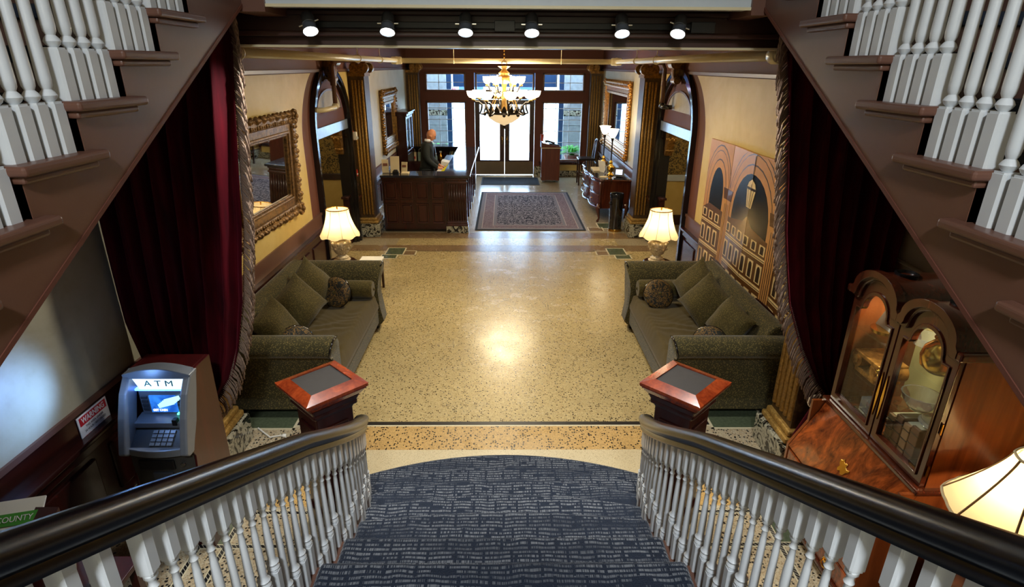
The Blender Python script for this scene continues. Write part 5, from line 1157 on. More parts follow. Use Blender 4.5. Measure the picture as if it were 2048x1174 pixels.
# ------------------------------------------------------------------ rugs and mats
def rug():
    x0, x1, y0, y1 = -0.56, 1.545, 10.52, 14.02
    t = thing('patterned_rug', 'navy and rose patterned rug with wide borders before the entrance', 'rug', ((x0+x1)/2, (y0+y1)/2, 0))
    n = NT('rug_field'); v = n.coord(); s = n.sep(v); sy = n.math('ABSOLUTE', s[1]); sx = n.math('ABSOLUTE', s[0]); vv = n.comb(sx, sy)
    a = n.noise(vv, 7, 3, 0.5, 2.5); b = n.noise(vv, 15, 2, 0.5, 2.0)
    f = n.math('ADD', n.math('MULTIPLY', a, 0.6), n.math('MULTIPLY', b, 0.4))
    n.color(n.ramp(f, [(0.40, lin((20, 26, 42))), (0.46, lin((22, 28, 46))), (0.475, lin((160, 156, 166))), (0.515, lin((150, 144, 154))), (0.53, lin((20, 26, 46))), (0.60, lin((22, 28, 48))), (0.62, lin((140, 134, 148)))])); n.set(rough=0.95, spec=0.1); M['rug_field'] = n.m
    n = NT('rug_border'); v = n.coord(); a = n.noise(v, 11, 3, 0.5, 2.5)
    n.color(n.ramp(a, [(0.42, lin((120, 102, 112))), (0.46, lin((126, 108, 116))), (0.48, lin((44, 44, 62))), (0.51, lin((48, 46, 64))), (0.52, lin((176, 164, 166))), (0.57, lin((112, 98, 110)))])); n.set(rough=0.95, spec=0.1); M['rug_border'] = n.m
    plain('rug_edge', (26, 32, 40), 0.95, var=0.2, scale=50); plain('rug_stripe', (160, 148, 146), 0.95, var=0.15, scale=70); plain('rug_grey', (110, 108, 118), 0.95, var=0.2, scale=60)
    R = lambda m: [(x0+m, y0+m), (x1-m, y0+m), (x1-m, y1-m), (x0+m, y1-m)]
    def band(nm, mt, a, b, h): MB().ring(R(a), R(b), 'z', 0.003, h).build(nm, mt, t)
    band('edge_binding', 'rug_edge', 0, 0.045, 0.012); band('outer_band', 'rug_grey', 0.045, 0.12, 0.0125); band('outer_stripe', 'rug_stripe', 0.12, 0.135, 0.0128); band('main_border', 'rug_border', 0.135, 0.33, 0.0125)
    band('inner_stripe', 'rug_stripe', 0.33, 0.345, 0.0128); band('inner_band', 'rug_grey', 0.345, 0.40, 0.0125)
    q = R(0.40); MB().prism(q, 'z', 0.003, 0.0125).build('corner_field', 'rug_border', t)
    c = 0.14; a0, b0, a1, b1 = x0+0.405, y0+0.405, x1-0.405, y1-0.405
    MB().prism([(a0+c, b0), (a1-c, b0), (a1-c*0.3, b0+c*0.5), (a1, b0+c*1.6), (a1, b1-c*1.6), (a1-c*0.3, b1-c*0.5), (a1-c, b1), (a0+c, b1), (a0+c*0.3, b1-c*0.5), (a0, b1-c*1.6), (a0, b0+c*1.6), (a0+c*0.3, b0+c*0.5)], 'z', 0.003, 0.0135).build('field', 'rug_field', t)
rug()
dm = thing('door_mat', 'black ribbed entrance mat in front of the doors', 'mat', (0.15, 15.5, 0))
MB().box(-0.62, 0.92, 14.97, 16.04, 0.0, 0.010).build('mat_base', 'rubber_mat', dm)
for k in range(24): MB().box(-0.58, 0.88, 15.0+0.0425*k, 15.022+0.0425*k, 0.010, 0.014).build('rib', 'rubber_mat', dm)

# ------------------------------------------------------------------ valet podium, plant, chair
pd = thing('podium', 'brown wooden valet podium on castors beside the entrance doors', 'podium', (1.21, 15.45, 0))
MB().box(0.97, 1.45, 15.25, 15.65, 0.07, 0.92).build('cabinet', 'podium_wood', pd, bevel=0.006)
MB().prism([(0.95, 0.92), (1.47, 0.92), (1.47, 0.94), (0.95, 1.05)], 'y', 15.22, 15.68).build('sloped_top', 'podium_wood', pd, bevel=0.006)
MB().box(0.95, 1.47, 15.22, 15.68, 0.905, 0.922).build('top_edge', 'paper_cream', pd)
for x in (1.03, 1.39):
    for y in (15.32, 15.58): MB().lathe([(0.028, -0.012), (0.032, 0), (0.028, 0.012)], (x, y, 0.034), 12, 'y').build('castor', 'grey_plastic', pd, smooth=40)
ph = thing('telephone', 'black telephone handset lying on the valet podium', 'telephone', (1.2, 15.4, 1.0))
MB().tube([(1.06, 15.36, 1.06), (1.11, 15.36, 1.075), (1.2, 15.38, 1.055), (1.27, 15.40, 1.03), (1.31, 15.40, 1.01)], [0.035, 0.03, 0.022, 0.026, 0.03], 10).build('handset', 'black_plastic', ph, smooth=True)
MB().obox((1.3, 15.42, 0.985), (0.26, 0.2, 0.03), (0, 0.2, 0)).build('base', 'dark_grey_plastic', ph, bevel=0.008)
solo(MB().lathe([(0.035, 0), (0.048, 0.17), (0.05, 0.175), (0.044, 0.17)], (0.985, 15.52, 1.055), 16), 'drinking_cup', 'red_cup', 'tall red paper cup on the corner of the podium', 'cup', smooth=40)
def fern(x, y, z, r, label, seed):
    t = thing('potted_fern', label, 'plant', (x, y, z-0.5 if z > 0.5 else 0), 'green ferns outside the windows')
    zb = 0.0
    MB().lathe([(0.17, zb), (0.20, zb+0.3), (0.22, z-0.04), (0.24, z-0.04), (0.24, z), (0.2, z)], (x, y, 0), 18).build('pot', 'stone_pier' if x < 0 else 'terracotta', t, smooth=40)
    rnd = random.Random(seed); f = MB()
    for k in range(46):
        a = rnd.uniform(0, 2*PI); L = r*rnd.uniform(0.7, 1.15); lift = rnd.uniform(0.3, 1.0)*r; p = []
        for j in range(7):
            q = j/6; p.append(Vector((x+math.cos(a)*L*q, y+math.sin(a)*L*q, z+lift*1.6*q-lift*1.3*q*q)))
        sd = Vector((-math.sin(a), math.cos(a), 0))
        for j in range(6):
            for e in range(2):
                b = p[j].lerp(p[j+1], e/2); w = 0.075*(1-(j+e/2)/7); d = (p[j+1]-p[j]).normalized()*0.035
                for sg in (-1, 1): f.add([b, b+sd*sg*w*0.5+d+Vector((0, 0, 0.012)), b+sd*sg*w+d*0.7, b+sd*sg*w*0.5-d*0.1], [(0, 1, 2, 3)])
    f.build('fronds', 'leaf', t, kind='stuff')
fern(1.98, 17.2, 0.46, 0.52, 'bright green fern outside the right street window', 3); fern(-1.9, 17.2, 0.55, 0.46, 'green fern outside the left street window behind the clerk', 4)
def side_chair(x, y, rz, label):
    t = thing('wooden_chair', label, 'chair', (x, y, 0), None, rz); B = lambda mb, n, m='dark_walnut', **k: mb.build(n, m, t, local=True, **k)
    for sx in (-0.19, 0.19):
        B(MB().frustum((sx, 0.19), 0.035, 0.035, 0.0, 0.04, 0.04, 0.66), 'leg', bevel=0.004); B(MB().tube([(sx, -0.20, 0), (sx, -0.19, 0.4), (sx, -0.19, 0.66), (sx, -0.22, 0.9), (sx, -0.25, 1.12)], 0.018, 8), 'leg', smooth=True)
        B(MB().box(sx-0.012, sx+0.012, -0.18, 0.18, 0.25, 0.275), 'stretcher')
    B(MB().box(-0.22, 0.22, -0.22, 0.22, 0.64, 0.69), 'seat', 'dark_bronze', bevel=0.015)
    B(MB().tube([(-0.20, -0.25, 1.10), (-0.1, -0.27, 1.15), (0, -0.275, 1.16), (0.1, -0.27, 1.15), (0.20, -0.25, 1.10)], 0.022, 8), 'crest_rail', smooth=True)
    for k in range(3): B(MB().tube([(-0.09+0.09*k, -0.2, 0.69), (-0.09+0.09*k, -0.255, 1.12)], 0.010, 6), 'spindle', smooth=True)
    B(MB().box(-0.19, 0.19, 0.18, 0.2, 0.3, 0.325), 'stretcher')
side_chair(2.12, 15.15, PI/2, 'dark wooden high chair between the right window and the gilt mirror')
# ------------------------------------------------------------------ text helper
def text_mesh(txt, size, depth=0.0015, bold=0.0):
    cu = bpy.data.curves.new('text', 'FONT'); cu.body = txt; cu.size = size; cu.extrude = depth; cu.offset = bold; cu.align_x = 'CENTER'; cu.align_y = 'CENTER'; cu.resolution_u = 3
    o = bpy.data.objects.new('text', cu); COL.objects.link(o); dg = bpy.context.evaluated_depsgraph_get(); me = bpy.data.meshes.new_from_object(o.evaluated_get(dg)); bpy.data.objects.remove(o); return me
def lettering(txt, size, mat, parent, mtx, name='lettering', width=None, **kw):
    """flat letters; mtx maps text axes (x right, y up, z out) into the parent's world frame"""
    me = text_mesh(txt, size, **kw); xs = [v.co.x for v in me.vertices]
    if width: me.transform(Matrix.Diagonal((width/(max(xs)-min(xs)), 1, 1, 1)))
    me.transform(Matrix.Translation(-WL[parent.name]) @ mtx); me.materials.clear(); me.materials.append(M[mat])
    o = bpy.data.objects.new(name, me); COL.objects.link(o); o.parent = parent; WL[o.name] = WL[parent.name].copy(); return o
def frame(origin, xa, ya):
    xa, ya = Vector(xa).normalized(), Vector(ya).normalized(); za = xa.cross(ya); m = Matrix((xa, ya, za)).transposed().to_4x4(); m.translation = Vector(origin); return m

# ------------------------------------------------------------------ writing table with its lamps, waste bin
wt = thing('writing_table', 'bow-fronted carved mahogany writing table with a glass top under the gilt mirror', 'table', (2.15, 12.4, 0))
def front(y, b=0.0): # serpentine front edge, x as a function of y
    q = (y-11.15)/2.35; return 1.90 - 0.13*math.sin(PI*q) - 0.05*abs(math.sin(3*PI*q)) - b
N = 36; yy = [11.15+2.35*i/N for i in range(N+1)]
MB().prism([(front(y, -0.02), y) for y in yy] + [(2.46, 13.48), (2.46, 11.17)], 'z', 0.28, 0.81).build('carcass', 'credenza_wood', wt, smooth=30)
MB().prism([(front(y, 0.03), y) for y in yy] + [(2.49, 13.52), (2.49, 11.12)], 'z', 0.81, 0.845).build('table_top', 'credenza_wood', wt, bevel=0.012, smooth=30)
MB().prism([(front(y, 0.0), y) for y in yy] + [(2.46, 13.48), (2.46, 11.16)], 'z', 0.845, 0.853).build('glass_top', 'granite', wt)
for k in range(3):
    for z0, z1 in ((0.32, 0.53), (0.56, 0.78)):
        a, b = 11.25+0.75*k, 11.25+0.75*k+0.65; ys = [a+(b-a)*i/12 for i in range(13)]
        d = MB().strip([(front(y, 0.008), y) for y in ys], [(front(y, -0.03), y) for y in ys], 'z', z0, z1).build('drawer', 'credenza_wood', wt, bevel=0.006, smooth=30)
        ym = (a+b)/2; xf_ = front(ym, 0.02); MB().tube([(xf_+0.012, ym-0.06, (z0+z1)/2), (xf_-0.012, ym-0.03, (z0+z1)/2-0.012), (xf_-0.014, ym, (z0+z1)/2-0.016), (xf_-0.012, ym+0.03, (z0+z1)/2-0.012), (xf_+0.012, ym+0.06, (z0+z1)/2)], 0.006, 6).build('handle', 'brass', d, smooth=True)
MB().tube([(front(y, 0.015), y, 0.29-0.02*abs(math.sin(3*PI*(y-11.15)/2.35))) for y in yy], 0.022, 8).build('carved_apron', 'credenza_wood', wt, smooth=True)
for x, y, sx, sy in ((1.88, 11.20, -1, -1), (2.40, 11.20, 1, -1), (1.88, 13.45, -1, 1), (2.40, 13.45, 1, 1)):
    MB().tube([(x, y, 0.36), (x+sx*0.03, y+sy*0.015, 0.27), (x+sx*0.01, y, 0.16), (x-sx*0.005, y-sy*0.005, 0.07), (x+sx*0.025, y+sy*0.012, 0.015), (x+sx*0.03, y+sy*0.014, 0.0)], [0.045, 0.045, 0.028, 0.018, 0.026, 0.022], 10).build('cabriole_leg', 'credenza_wood', wt, smooth=True)
for y in (11.20, 11.95, 12.7, 13.45): MB().lathe([(0.012, 0.30), (0.03, 0.42), (0.018, 0.55), (0.032, 0.72), (0.026, 0.80)], (front(y, -0.005), y, 0), 10).build('carved_stile', 'credenza_wood', wt, smooth=True)
def torch_lamp(x, y, label):
    t = thing('torch_lamp', label, 'lamp', (x, y, 0.853), 'brass torch lamps on the writing table')
    MB().lathe([(0.075, 0), (0.08, 0.015), (0.05, 0.03), (0.035, 0.06), (0.06, 0.10), (0.085, 0.15), (0.085, 0.17), (0.05, 0.19), (0.03, 0.23), (0.04, 0.26), (0.018, 0.30)], (x, y, 0.853), 18).build('base', 'bright_brass', t, smooth=45)
    MB().lathe([(0.013, 0.29), (0.013, 0.62), (0.02, 0.63), (0.012, 0.65), (0.026, 0.70), (0.03, 0.74)], (x, y, 0.853), 12).build('stem', 'dark_bronze', t, smooth=45)
    MB().lathe([(0.032, 0.735), (0.06, 0.77), (0.085, 0.82), (0.105, 0.885), (0.118, 0.90), (0.112, 0.90), (0.10, 0.885), (0.078, 0.82), (0.03, 0.745)], (x, y, 0.853), 20).build('glass_shade', 'torch_glow', t, smooth=50)
    lamp('torch_light', 'POINT', (x, y, 1.80), 5, (1, 0.8, 0.5), 0.05)
torch_lamp(2.13, 11.62, 'nearer of the two lit brass torch lamps on the writing table'); torch_lamp(2.08, 12.25, 'farther of the two lit brass torch lamps on the writing table')
solo(MB().obox((2.02, 11.95, 0.97), (0.012, 0.22, 0.25), (0, -0.25, 0.5)), 'notice_card', 'paper_white', 'white notice card leaning on the writing table', 'card')
solo(MB().box(1.86, 2.06, 12.05, 12.5, 0.853, 0.88), 'guest_book', 'paper_cream', 'flat tan guest book on the glass top of the writing table', 'book', bevel=0.004)
solo(MB().lathe([(0.085, 0), (0.09, 0.006), (0.06, 0.01), (0.0, 0.008)], (1.97, 11.42, 0.853), 18), 'paper_dish', 'paper_cream', 'round cream dish on the near end of the writing table', 'dish', smooth=40)
solo(MB().lathe([(0.04, 0), (0.055, 0.03), (0.03, 0.09), (0.045, 0.15), (0.035, 0.155)], (2.09, 11.80, 0.853), 14), 'glass_vase', 'crystal', 'small clear glass vase between the torch lamps', 'vase', smooth=50)
df = thing('digital_frame', 'small black digital display with a blue screen on the writing table', 'display', (2.27, 11.42, 0.853)); fm = Matrix.Translation((2.27, 11.42, 0.95)) @ Matrix.Rotation(-0.35, 4, 'Z') @ Matrix.Rotation(-0.3, 4, 'X')
MB().box(-0.10, 0.10, -0.012, 0.012, -0.085, 0.085).xf(fm).build('bezel', 'black_plastic', df, bevel=0.004); MB().box(-0.065, 0.065, -0.016, -0.011, -0.05, 0.05).xf(fm).build('screen', 'screen_small', df)
MB().obox((2.28, 11.46, 0.885), (0.10, 0.08, 0.06), (0, 0, -0.35)).build('stand', 'black_plastic', df)
bn = thing('waste_bin', 'tall round black waste bin with a brass foot ring and bag, beside the right pilaster', 'bin', (2.10, 10.30, 0)) if False else thing('waste_bin', 'tall round black waste bin with a brass foot ring by the writing table', 'bin', (2.09, 10.55, 0))
bx, by = 2.09, 10.55
MB().lathe([(0.115, 0.04), (0.12, 0.05), (0.12, 0.70), (0.112, 0.70), (0.11, 0.1)], (bx, by, 0), 24).build('body', 'black_lacquer', bn, smooth=40); MB().lathe([(0.128, 0), (0.13, 0.02), (0.122, 0.045)], (bx, by, 0), 24).build('foot_ring', 'brass', bn, smooth=40)
MB().lathe([(0.126, 0.62), (0.128, 0.70), (0.122, 0.715), (0.10, 0.70), (0.09, 0.60)], (bx, by, 0), 24).build('bin_bag', 'bag_plastic', bn, smooth=40); MB().tube([(bx-0.12, by-0.03, 0.56), (bx-0.14, by-0.05, 0.54), (bx-0.12, by-0.06, 0.50)], 0.012, 6).build('bag_knot', 'bag_plastic', bn, smooth=True)

# ------------------------------------------------------------------ chandelier
def chandelier():
    cx, cy = -0.01, 10.8
    t = thing('chandelier', 'large lit brass chandelier with two tiers of glass cups and an alabaster bowl', 'chandelier', (cx, cy, 1.88))
    MB().lathe([(0.002, 1.885), (0.03, 1.90), (0.16, 1.945), (0.27, 2.02), (0.315, 2.10), (0.305, 2.11), (0.0, 2.09)], (cx, cy, 0), 32).build('alabaster_bowl', 'bowl_glow', t, smooth=50)
    MB().lathe([(0.002, 1.82), (0.03, 1.84), (0.022, 1.865), (0.04, 1.885), (0.01, 1.89)], (cx, cy, 0), 12).build('finial', 'dark_bronze', t, smooth=45)
    rim = MB().lathe([(0.31, 2.09), (0.335, 2.10), (0.33, 2.13), (0.30, 2.14), (0.29, 2.10)], (cx, cy, 0), 32).build('rim', 'dark_bronze', t, smooth=45)
    for k in range(16):
        a = 2*PI*k/16; c = (cx+0.31*math.cos(a), cy+0.31*math.sin(a)); m = MB(); q = Matrix.Translation((c[0], c[1], 2.13)) @ Matrix.Rotation(a, 4, 'Z')
        m.add([(0, -0.05, 0), (0, 0.05, 0), (0.03, 0.035, 0.06), (0.035, 0, 0.12), (0.03, -0.035, 0.06), (-0.008, -0.05, 0), (-0.008, 0.05, 0), (0.02, 0.035, 0.06), (0.025, 0, 0.12), (0.02, -0.035, 0.06)], [(0, 1, 2, 3, 4), (9, 8, 7, 6, 5), (0, 5, 6, 1), (1, 6, 7, 2), (2, 7, 8, 3), (3, 8, 9, 4), (4, 9, 5, 0)]).xf(q); m.build('rim_leaf', 'dark_bronze', rim)
        if k % 2 == 0: MB().ball((cx+0.345*math.cos(a), cy+0.345*math.sin(a), 2.085), 0.03, 10, 6).build('rim_boss', 'dark_bronze', rim, smooth=True)
    MB().lathe([(0.03, 2.1), (0.04, 2.3), (0.06, 2.38), (0.03, 2.45), (0.05, 2.6), (0.13, 2.66), (0.15, 2.70), (0.08, 2.74), (0.10, 2.78), (0.05, 2.82), (0.04, 2.84), (0.11, 2.885), (0.115, 2.89), (0.03, 2.87)], (cx, cy, 0), 20).build('centre_column', 'chandelier_brass', t, smooth=45)
    def arm(R, a, z0, z1, zc, rr, r0, nm, cup_r):
        ca, sa = math.cos(a), math.sin(a); P = lambda r, z: (cx+r*ca, cy+r*sa, z)
        if R > 0.45: pts = [P(0.30, 2.13), P(0.38, 2.09), P(0.44, 2.10), P(0.41, 2.17), P(0.40, 2.25), P(0.46, 2.30), P(R-0.03, 2.30), P(R, 2.34)]
        else: pts = [P(0.06, 2.48), P(0.16, 2.44), P(0.24, 2.47), P(R-0.03, 2.54), P(R, 2.60)]
        am = MB().tube(pts, rr, 8).build(nm, 'dark_bronze', t, smooth=True)
        c = P(R, zc); MB().lathe([(0.02, -0.04), (0.035, -0.03), (0.03, -0.005)], c, 12).build('cup_holder', 'chandelier_brass', am, smooth=True)
        MB().lathe([(0.025, 0), (cup_r*0.7, 0.02), (cup_r*0.95, 0.06), (cup_r, 0.10), (cup_r*1.06, 0.12), (cup_r*0.94, 0.10), (cup_r*0.6, 0.03), (0.0, 0.015)], c, 18).build('glass_cup', 'cup_glow', am, smooth=50)
    for k in range(8): arm(0.55, 2*PI*k/8+0.2, 0, 0, 2.36, 0.018, 0, 'lower_arm', 0.115)
    for k in range(6): arm(0.30, 2*PI*k/6+0.1, 0, 0, 2.60, 0.013, 0, 'upper_arm', 0.075)
    for k in range(6):
        a = 2*PI*k/6+0.35; MB().tube([(cx+0.13*math.cos(a), cy+0.13*math.sin(a), 2.68), (cx+0.17*math.cos(a), cy+0.17*math.sin(a), 2.4), (cx+0.28*math.cos(a), cy+0.28*math.sin(a), 2.14)], 0.010, 6).build('stay_rod', 'chandelier_brass', t, smooth=True)
    MB().tube([(cx+0.045*math.cos(2*PI*i/16), cy, 2.935+0.045*math.sin(2*PI*i/16)) for i in range(16)], 0.007, 6, True).build('top_ring', 'brass', t, smooth=True)
    for k in range(9):
        z = 3.0+0.055*k; MB().tube([((cx+0.014*math.cos(2*PI*i/10)) if k % 2 else cx, cy if k % 2 else cy+0.014*math.cos(2*PI*i/10), z+0.035*math.sin(2*PI*i/10)) for i in range(10)], 0.005, 5, True).build('chain_link', 'brass', t, smooth=True)
    MB().lathe([(0.07, 3.46), (0.06, 3.49), (0.05, 3.50)], (cx, cy, 0), 18).build('ceiling_rose', 'brass', t, smooth=True)
    lamp('chandelier_light', 'POINT', (cx, cy, 2.56), 210, (1.0, 0.85, 0.60), 0.30)
chandelier()

# ------------------------------------------------------------------ sprinkler pipes
pp = thing('sprinkler_pipe', 'cream painted sprinkler pipe hung round the lobby under the beam', 'pipe', (0, 8, 2.97))
zp, xp, yp0, yp1, rp = 2.972, 1.87, 3.95, 10.95, 0.036
xn = 1.80
MB().tube([(-xn, yp0, zp), (-1.91, yp1, zp)], rp, 14).build('pipe_run', 'pipe_paint', pp, smooth=True); MB().tube([(1.76, yp0-0.05, zp), (1.98, yp1, zp)], rp, 14).build('pipe_run', 'pipe_paint', pp, smooth=True)
MB().tube([(-1.91, yp1, zp), (1.98, yp1, zp)], rp*1.2, 14).build('cross_pipe', 'pipe_paint', pp, smooth=True)
MB().ball((-xn+0.0, yp0-0.02, zp), 0.058, 14, 8).build('end_cap', 'pipe_paint', pp, smooth=True); MB().lathe([(0.05, -0.05), (0.055, -0.04), (0.055, 0.04), (0.05, 0.05)], (1.765, yp0+0.06, zp), 14, 'y').build('coupling', 'pipe_paint', pp, smooth=40)
for x in (-1.91, 1.98): MB().lathe([(0.06, -0.09), (0.065, -0.07), (0.065, 0.07), (0.06, 0.09)], (x, yp1, zp), 14, 'x').ball((x, yp1, zp), 0.07, 12, 8).build('elbow_fitting', 'pipe_paint', pp, smooth=40)
for x, y in ((-1.815, 4.25), (-1.87, 7.9), (-1.89, 9.4), (1.79, 4.1), (1.87, 7.6), (1.92, 9.0), (-0.9, 10.95), (1.0, 10.95)):
    MB().tube([(x+ (0.045*math.cos(a*PI/6) if abs(y-10.95) > 0.1 else 0), y+(0.045*math.cos(a*PI/6) if abs(y-10.95) < 0.1 else 0), zp+0.045*math.sin(a*PI/6)) for a in range(12)], 0.007, 6, True).tube([(x, y, zp+0.045), (x, y, 3.49)], 0.006, 6).build('hanger', 'pipe_paint', pp, smooth=True)
for y, s in ((8.75, -1), (9.35, 1)):
    d = thing('drop_pipe', 'brown drop pipe with an elbow at the crown of the %s arch' % ('left' if s < 0 else 'right'), 'pipe', (s*2.44, y, 2.35), 'brown drop pipes')
    x0 = -1.885 if s < 0 else 1.935
    MB().tube([(x0, y, zp), (s*2.25, y, zp-0.01), (s*2.40, y, zp-0.03), (s*2.44, y, zp-0.10), (s*2.45, y, 2.36)], 0.032, 12).build('pipe', 'brown_paint', d, smooth=True)
    MB().lathe([(0.045, -0.04), (0.045, 0.04)], (s*2.447, y, 2.66), 12).build('coupling', 'brown_paint', d, smooth=40)
    m = 'pipe_paint' if s < 0 else 'black_lacquer'
    MB().ball((s*2.45, y, 2.34), 0.05, 12, 8).tube([(s*2.45, y, 2.35), (s*2.45, y-0.05, 2.32), (s*2.46, y-(0.50 if s < 0 else 0.1), 2.32), (s*2.56, y-(0.62 if s < 0 else 0.16), 2.32)], 0.034, 12).build('elbow', m, d, smooth=True)

# ------------------------------------------------------------------ spotlight track on the beam
tk = thing('light_track', 'black lighting track fixed along the dark beam', 'light track', (0, 3.73, 3.12))
MB().box(-1.15, 1.10, 3.715, 3.756, 3.10, 3.135).build('track_rail', 'black_metal', tk, bevel=0.003); MB().box(-0.06, 0.06, 3.705, 3.756, 3.085, 3.145).build('track_joint', 'dark_grey_plastic', tk, bevel=0.003); MB().box(1.10, 1.24, 3.705, 3.756, 3.085, 3.145).build('track_joint', 'dark_grey_plastic', tk, bevel=0.003)
order = ['leftmost', 'second from left', 'third from left', 'fourth from left', 'fifth from left', 'rightmost']
for k, (x, ay, az) in enumerate(((-1.116, 0.35, -0.35), (-0.669, 0, 0), (-0.224, 0, 0), (0.155, 0, 0), (0.673, 0.0, 0.05), (1.004, -0.35, 0.3))):
    t = thing('spotlight', 'round metal spotlight on the beam track, %s of the six' % order[k], 'spotlight', (x, 3.62, 3.11), 'spotlights on the beam track')
    m = Matrix.Rotation(-ay*0.9, 4, 'Y') @ Matrix.Rotation(-0.55, 4, 'X')
    MB().lathe([(0.012, 0.075), (0.030, 0.068), (0.036, 0.055), (0.036, 0.012), (0.038, 0.01), (0.038, 0.004), (0.036, 0.002), (0.040, -0.035), (0.045, -0.045), (0.041, -0.046), (0.036, -0.03)], (0, 0, 0), 22).xf(m).build('housing', 'spot_metal', t, smooth=40, local=True)
    MB().lathe([(0.001, -0.036), (0.037, -0.036), (0.037, -0.030), (0.001, -0.030)], (0, 0, 0), 20).xf(m).build('lens', 'bulb_white', t, smooth=40, local=True)
    MB().tube([(-0.06, 0, 0.012), (0.06, 0, 0.012)], 0.004, 6).xf(m).build('pivot_pin', 'chrome', t, local=True)
    MB().tube([(0.0, 0.03, 0.03), (0.0, 0.075, 0.03), (0, 0.098, 0.015)], 0.012, 8).build('mount_arm', 'black_metal', t, smooth=True, local=True)
    L = lamp('spotlight_beam', 'SPOT', (x, 3.60, 3.05), 60, (0.98, 0.97, 0.92), 0.03, spot=math.radians(95), blend=0.8)
    aim(L, (x*1.9, 2.6, 0.9) if abs(x) > 0.9 else (x*1.4, 3.5, 0.0)); L.data.energy = 85 if abs(x) > 0.9 else 62

# ------------------------------------------------------------------ cash machine and warning sign
def atm():
    x0, x1 = -2.25, -1.86; xc = (x0+x1)/2
    t = thing('cash_machine', 'silver and red-brown cash machine with lit ATM sign under the left stairs', 'cash machine', (xc, 3.0, 0))
    side = [(3.24, 0.0), (3.24, 1.20), (3.05, 1.20), (2.98, 1.10), (2.91, 0.96), (2.86, 0.82), (2.85, 0.76), (2.88, 0.70), (2.86, 0.55), (2.86, 0.0)]
    for a in (x0, x1-0.02): MB().prism(side, 'x', a, a+0.02).build('side_panel', 'atm_wood', t, bevel=0.003)
    MB().box(x0+0.02, x1-0.02, 3.06, 3.24, 0.0, 1.20).box(x0+0.02, x1-0.02, 2.88, 3.06, 0, 0.70).build('body', 'atm_wood', t, bevel=0.003)
    # curved silver cheeks of the fascia
    fo = [(3.06, 1.205), (2.99, 1.185), (2.92, 1.10), (2.86, 0.97), (2.81, 0.83), (2.79, 0.765), (2.82, 0.74), (2.87, 0.74), (2.90, 0.80), (2.96, 0.90), (3.03, 1.08), (3.06, 1.17)]
    for a in (x0-0.006, x1-0.039): MB().prism(fo, 'x', a, a+0.045).build('fascia_cheek', 'grey_plastic', t, bevel=0.010, seg=3)
    # arched hood over the lit sign
    hood = [(x0-0.006+ (x1-x0+0.012)*i/16, 1.195+0.040*math.sin(PI*i/16)) for i in range(17)]
    MB().prism(hood + [(x1, 1.165), (x0, 1.165)], 'y', 2.985, 3.07).build('hood', 'grey_plastic', t, bevel=0.006)
    MB().box(x0+0.035, x1-0.035, 3.03, 3.06, 0.80, 1.18).build('recess_back', 'dark_grey_plastic', t)
    sg = [(x0+0.045+(x1-x0-0.09)*i/12, 1.165+0.012*math.sin(PI*i/12)) for i in range(13)]
    sn = MB().prism(sg + [(x1-0.075, 1.095), (x0+0.075, 1.095)], 'y', 2.995, 3.03).build('lit_sign', 'sign_blue_white', t)
    lettering('A T M', 0.055, 'atm_letters', sn, frame((xc, 2.9935, 1.13), (1, 0, 0), (0, 0, 1)), width=0.17, depth=0.001)
    MB().box(x0+0.04, x1-0.04, 3.0, 3.03, 1.078, 1.09).build('led_strip', 'led_blue', t)
    MB().box(x0+0.055, x1-0.06, 3.005, 3.03, 0.91, 1.075).build('screen_bezel', 'grey_plastic', t, bevel=0.003)
    sc = MB().box(xc-0.082, xc+0.075, 2.998, 3.006, 0.93, 1.045).build('screen', 'atm_screen', t)
    lettering('GET CASH', 0.020, 'screen_letters', sc, frame((xc-0.03, 2.997, 0.945), (1, 0, 0), (0, 0, 1)), width=0.085, depth=0.0004, bold=0.0006)
    for k in range(5): MB().obox((xc+0.012+0.011*k, 2.9972-0.0003*k, 0.985+0.009*k), (0.10, 0.0012, 0.026), (0, -0.28, 0)).build('banknote_picture', 'screen_note', sc)
    for k in range(4):
        for xx in (x0+0.065, xc+0.082): MB().box(xx, xx+0.036, 2.996, 3.006, 0.945+0.026*k, 0.961+0.026*k).build('screen_button', 'dark_grey_plastic', t, bevel=0.002)
    MB().prism([(3.03, 0.915), (2.925, 0.90), (2.925, 0.865), (3.03, 0.865)], 'x', x0+0.03, x1-0.03).build('card_shelf', 'grey_plastic', t, bevel=0.004)
    MB().box(xc+0.075, xc+0.135, 2.98, 3.0, 0.922, 0.93).build('card_light', 'led_green', t); MB().obox((xc+0.085, 2.935, 0.905), (0.028, 0.035, 0.04)).build('card_reader', 'black_plastic', t, bevel=0.004)
    MB().prism([(3.03, 0.865), (2.95, 0.865), (2.83, 0.775), (2.83, 0.74), (3.03, 0.74)], 'x', x0+0.03, x1-0.03).build('keypad_deck', 'dark_grey_plastic', t)
    kp = Matrix.Translation((xc+0.02, 2.885, 0.8195)) @ Matrix.Rotation(math.atan2(0.09, 0.12), 4, 'X')
    for i in range(4):
        for j in range(4): MB().box(-0.066+0.034*i, -0.038+0.034*i, -0.045+0.025*j, -0.026+0.025*j, -0.002, 0.007).xf(kp).build('key', 'grey_plastic', t)
    lip = [(x0+(x1-x0)*i/12, 2.84-0.035*math.sin(PI*i/12)) for i in range(13)]
    MB().prism(lip + [(x1, 2.89), (x0, 2.89)], 'z', 0.735, 0.785).build('deck_lip', 'grey_plastic', t, bevel=0.008)
    MB().prism([(x0+0.01+(x1-x0-0.02)*i/12, 2.865-0.02*math.sin(PI*i/12)) for i in range(13)] + [(x1-0.01, 2.9), (x0+0.01, 2.9)], 'z', 0.05, 0.735).build('lower_panel', 'atm_lower', t)
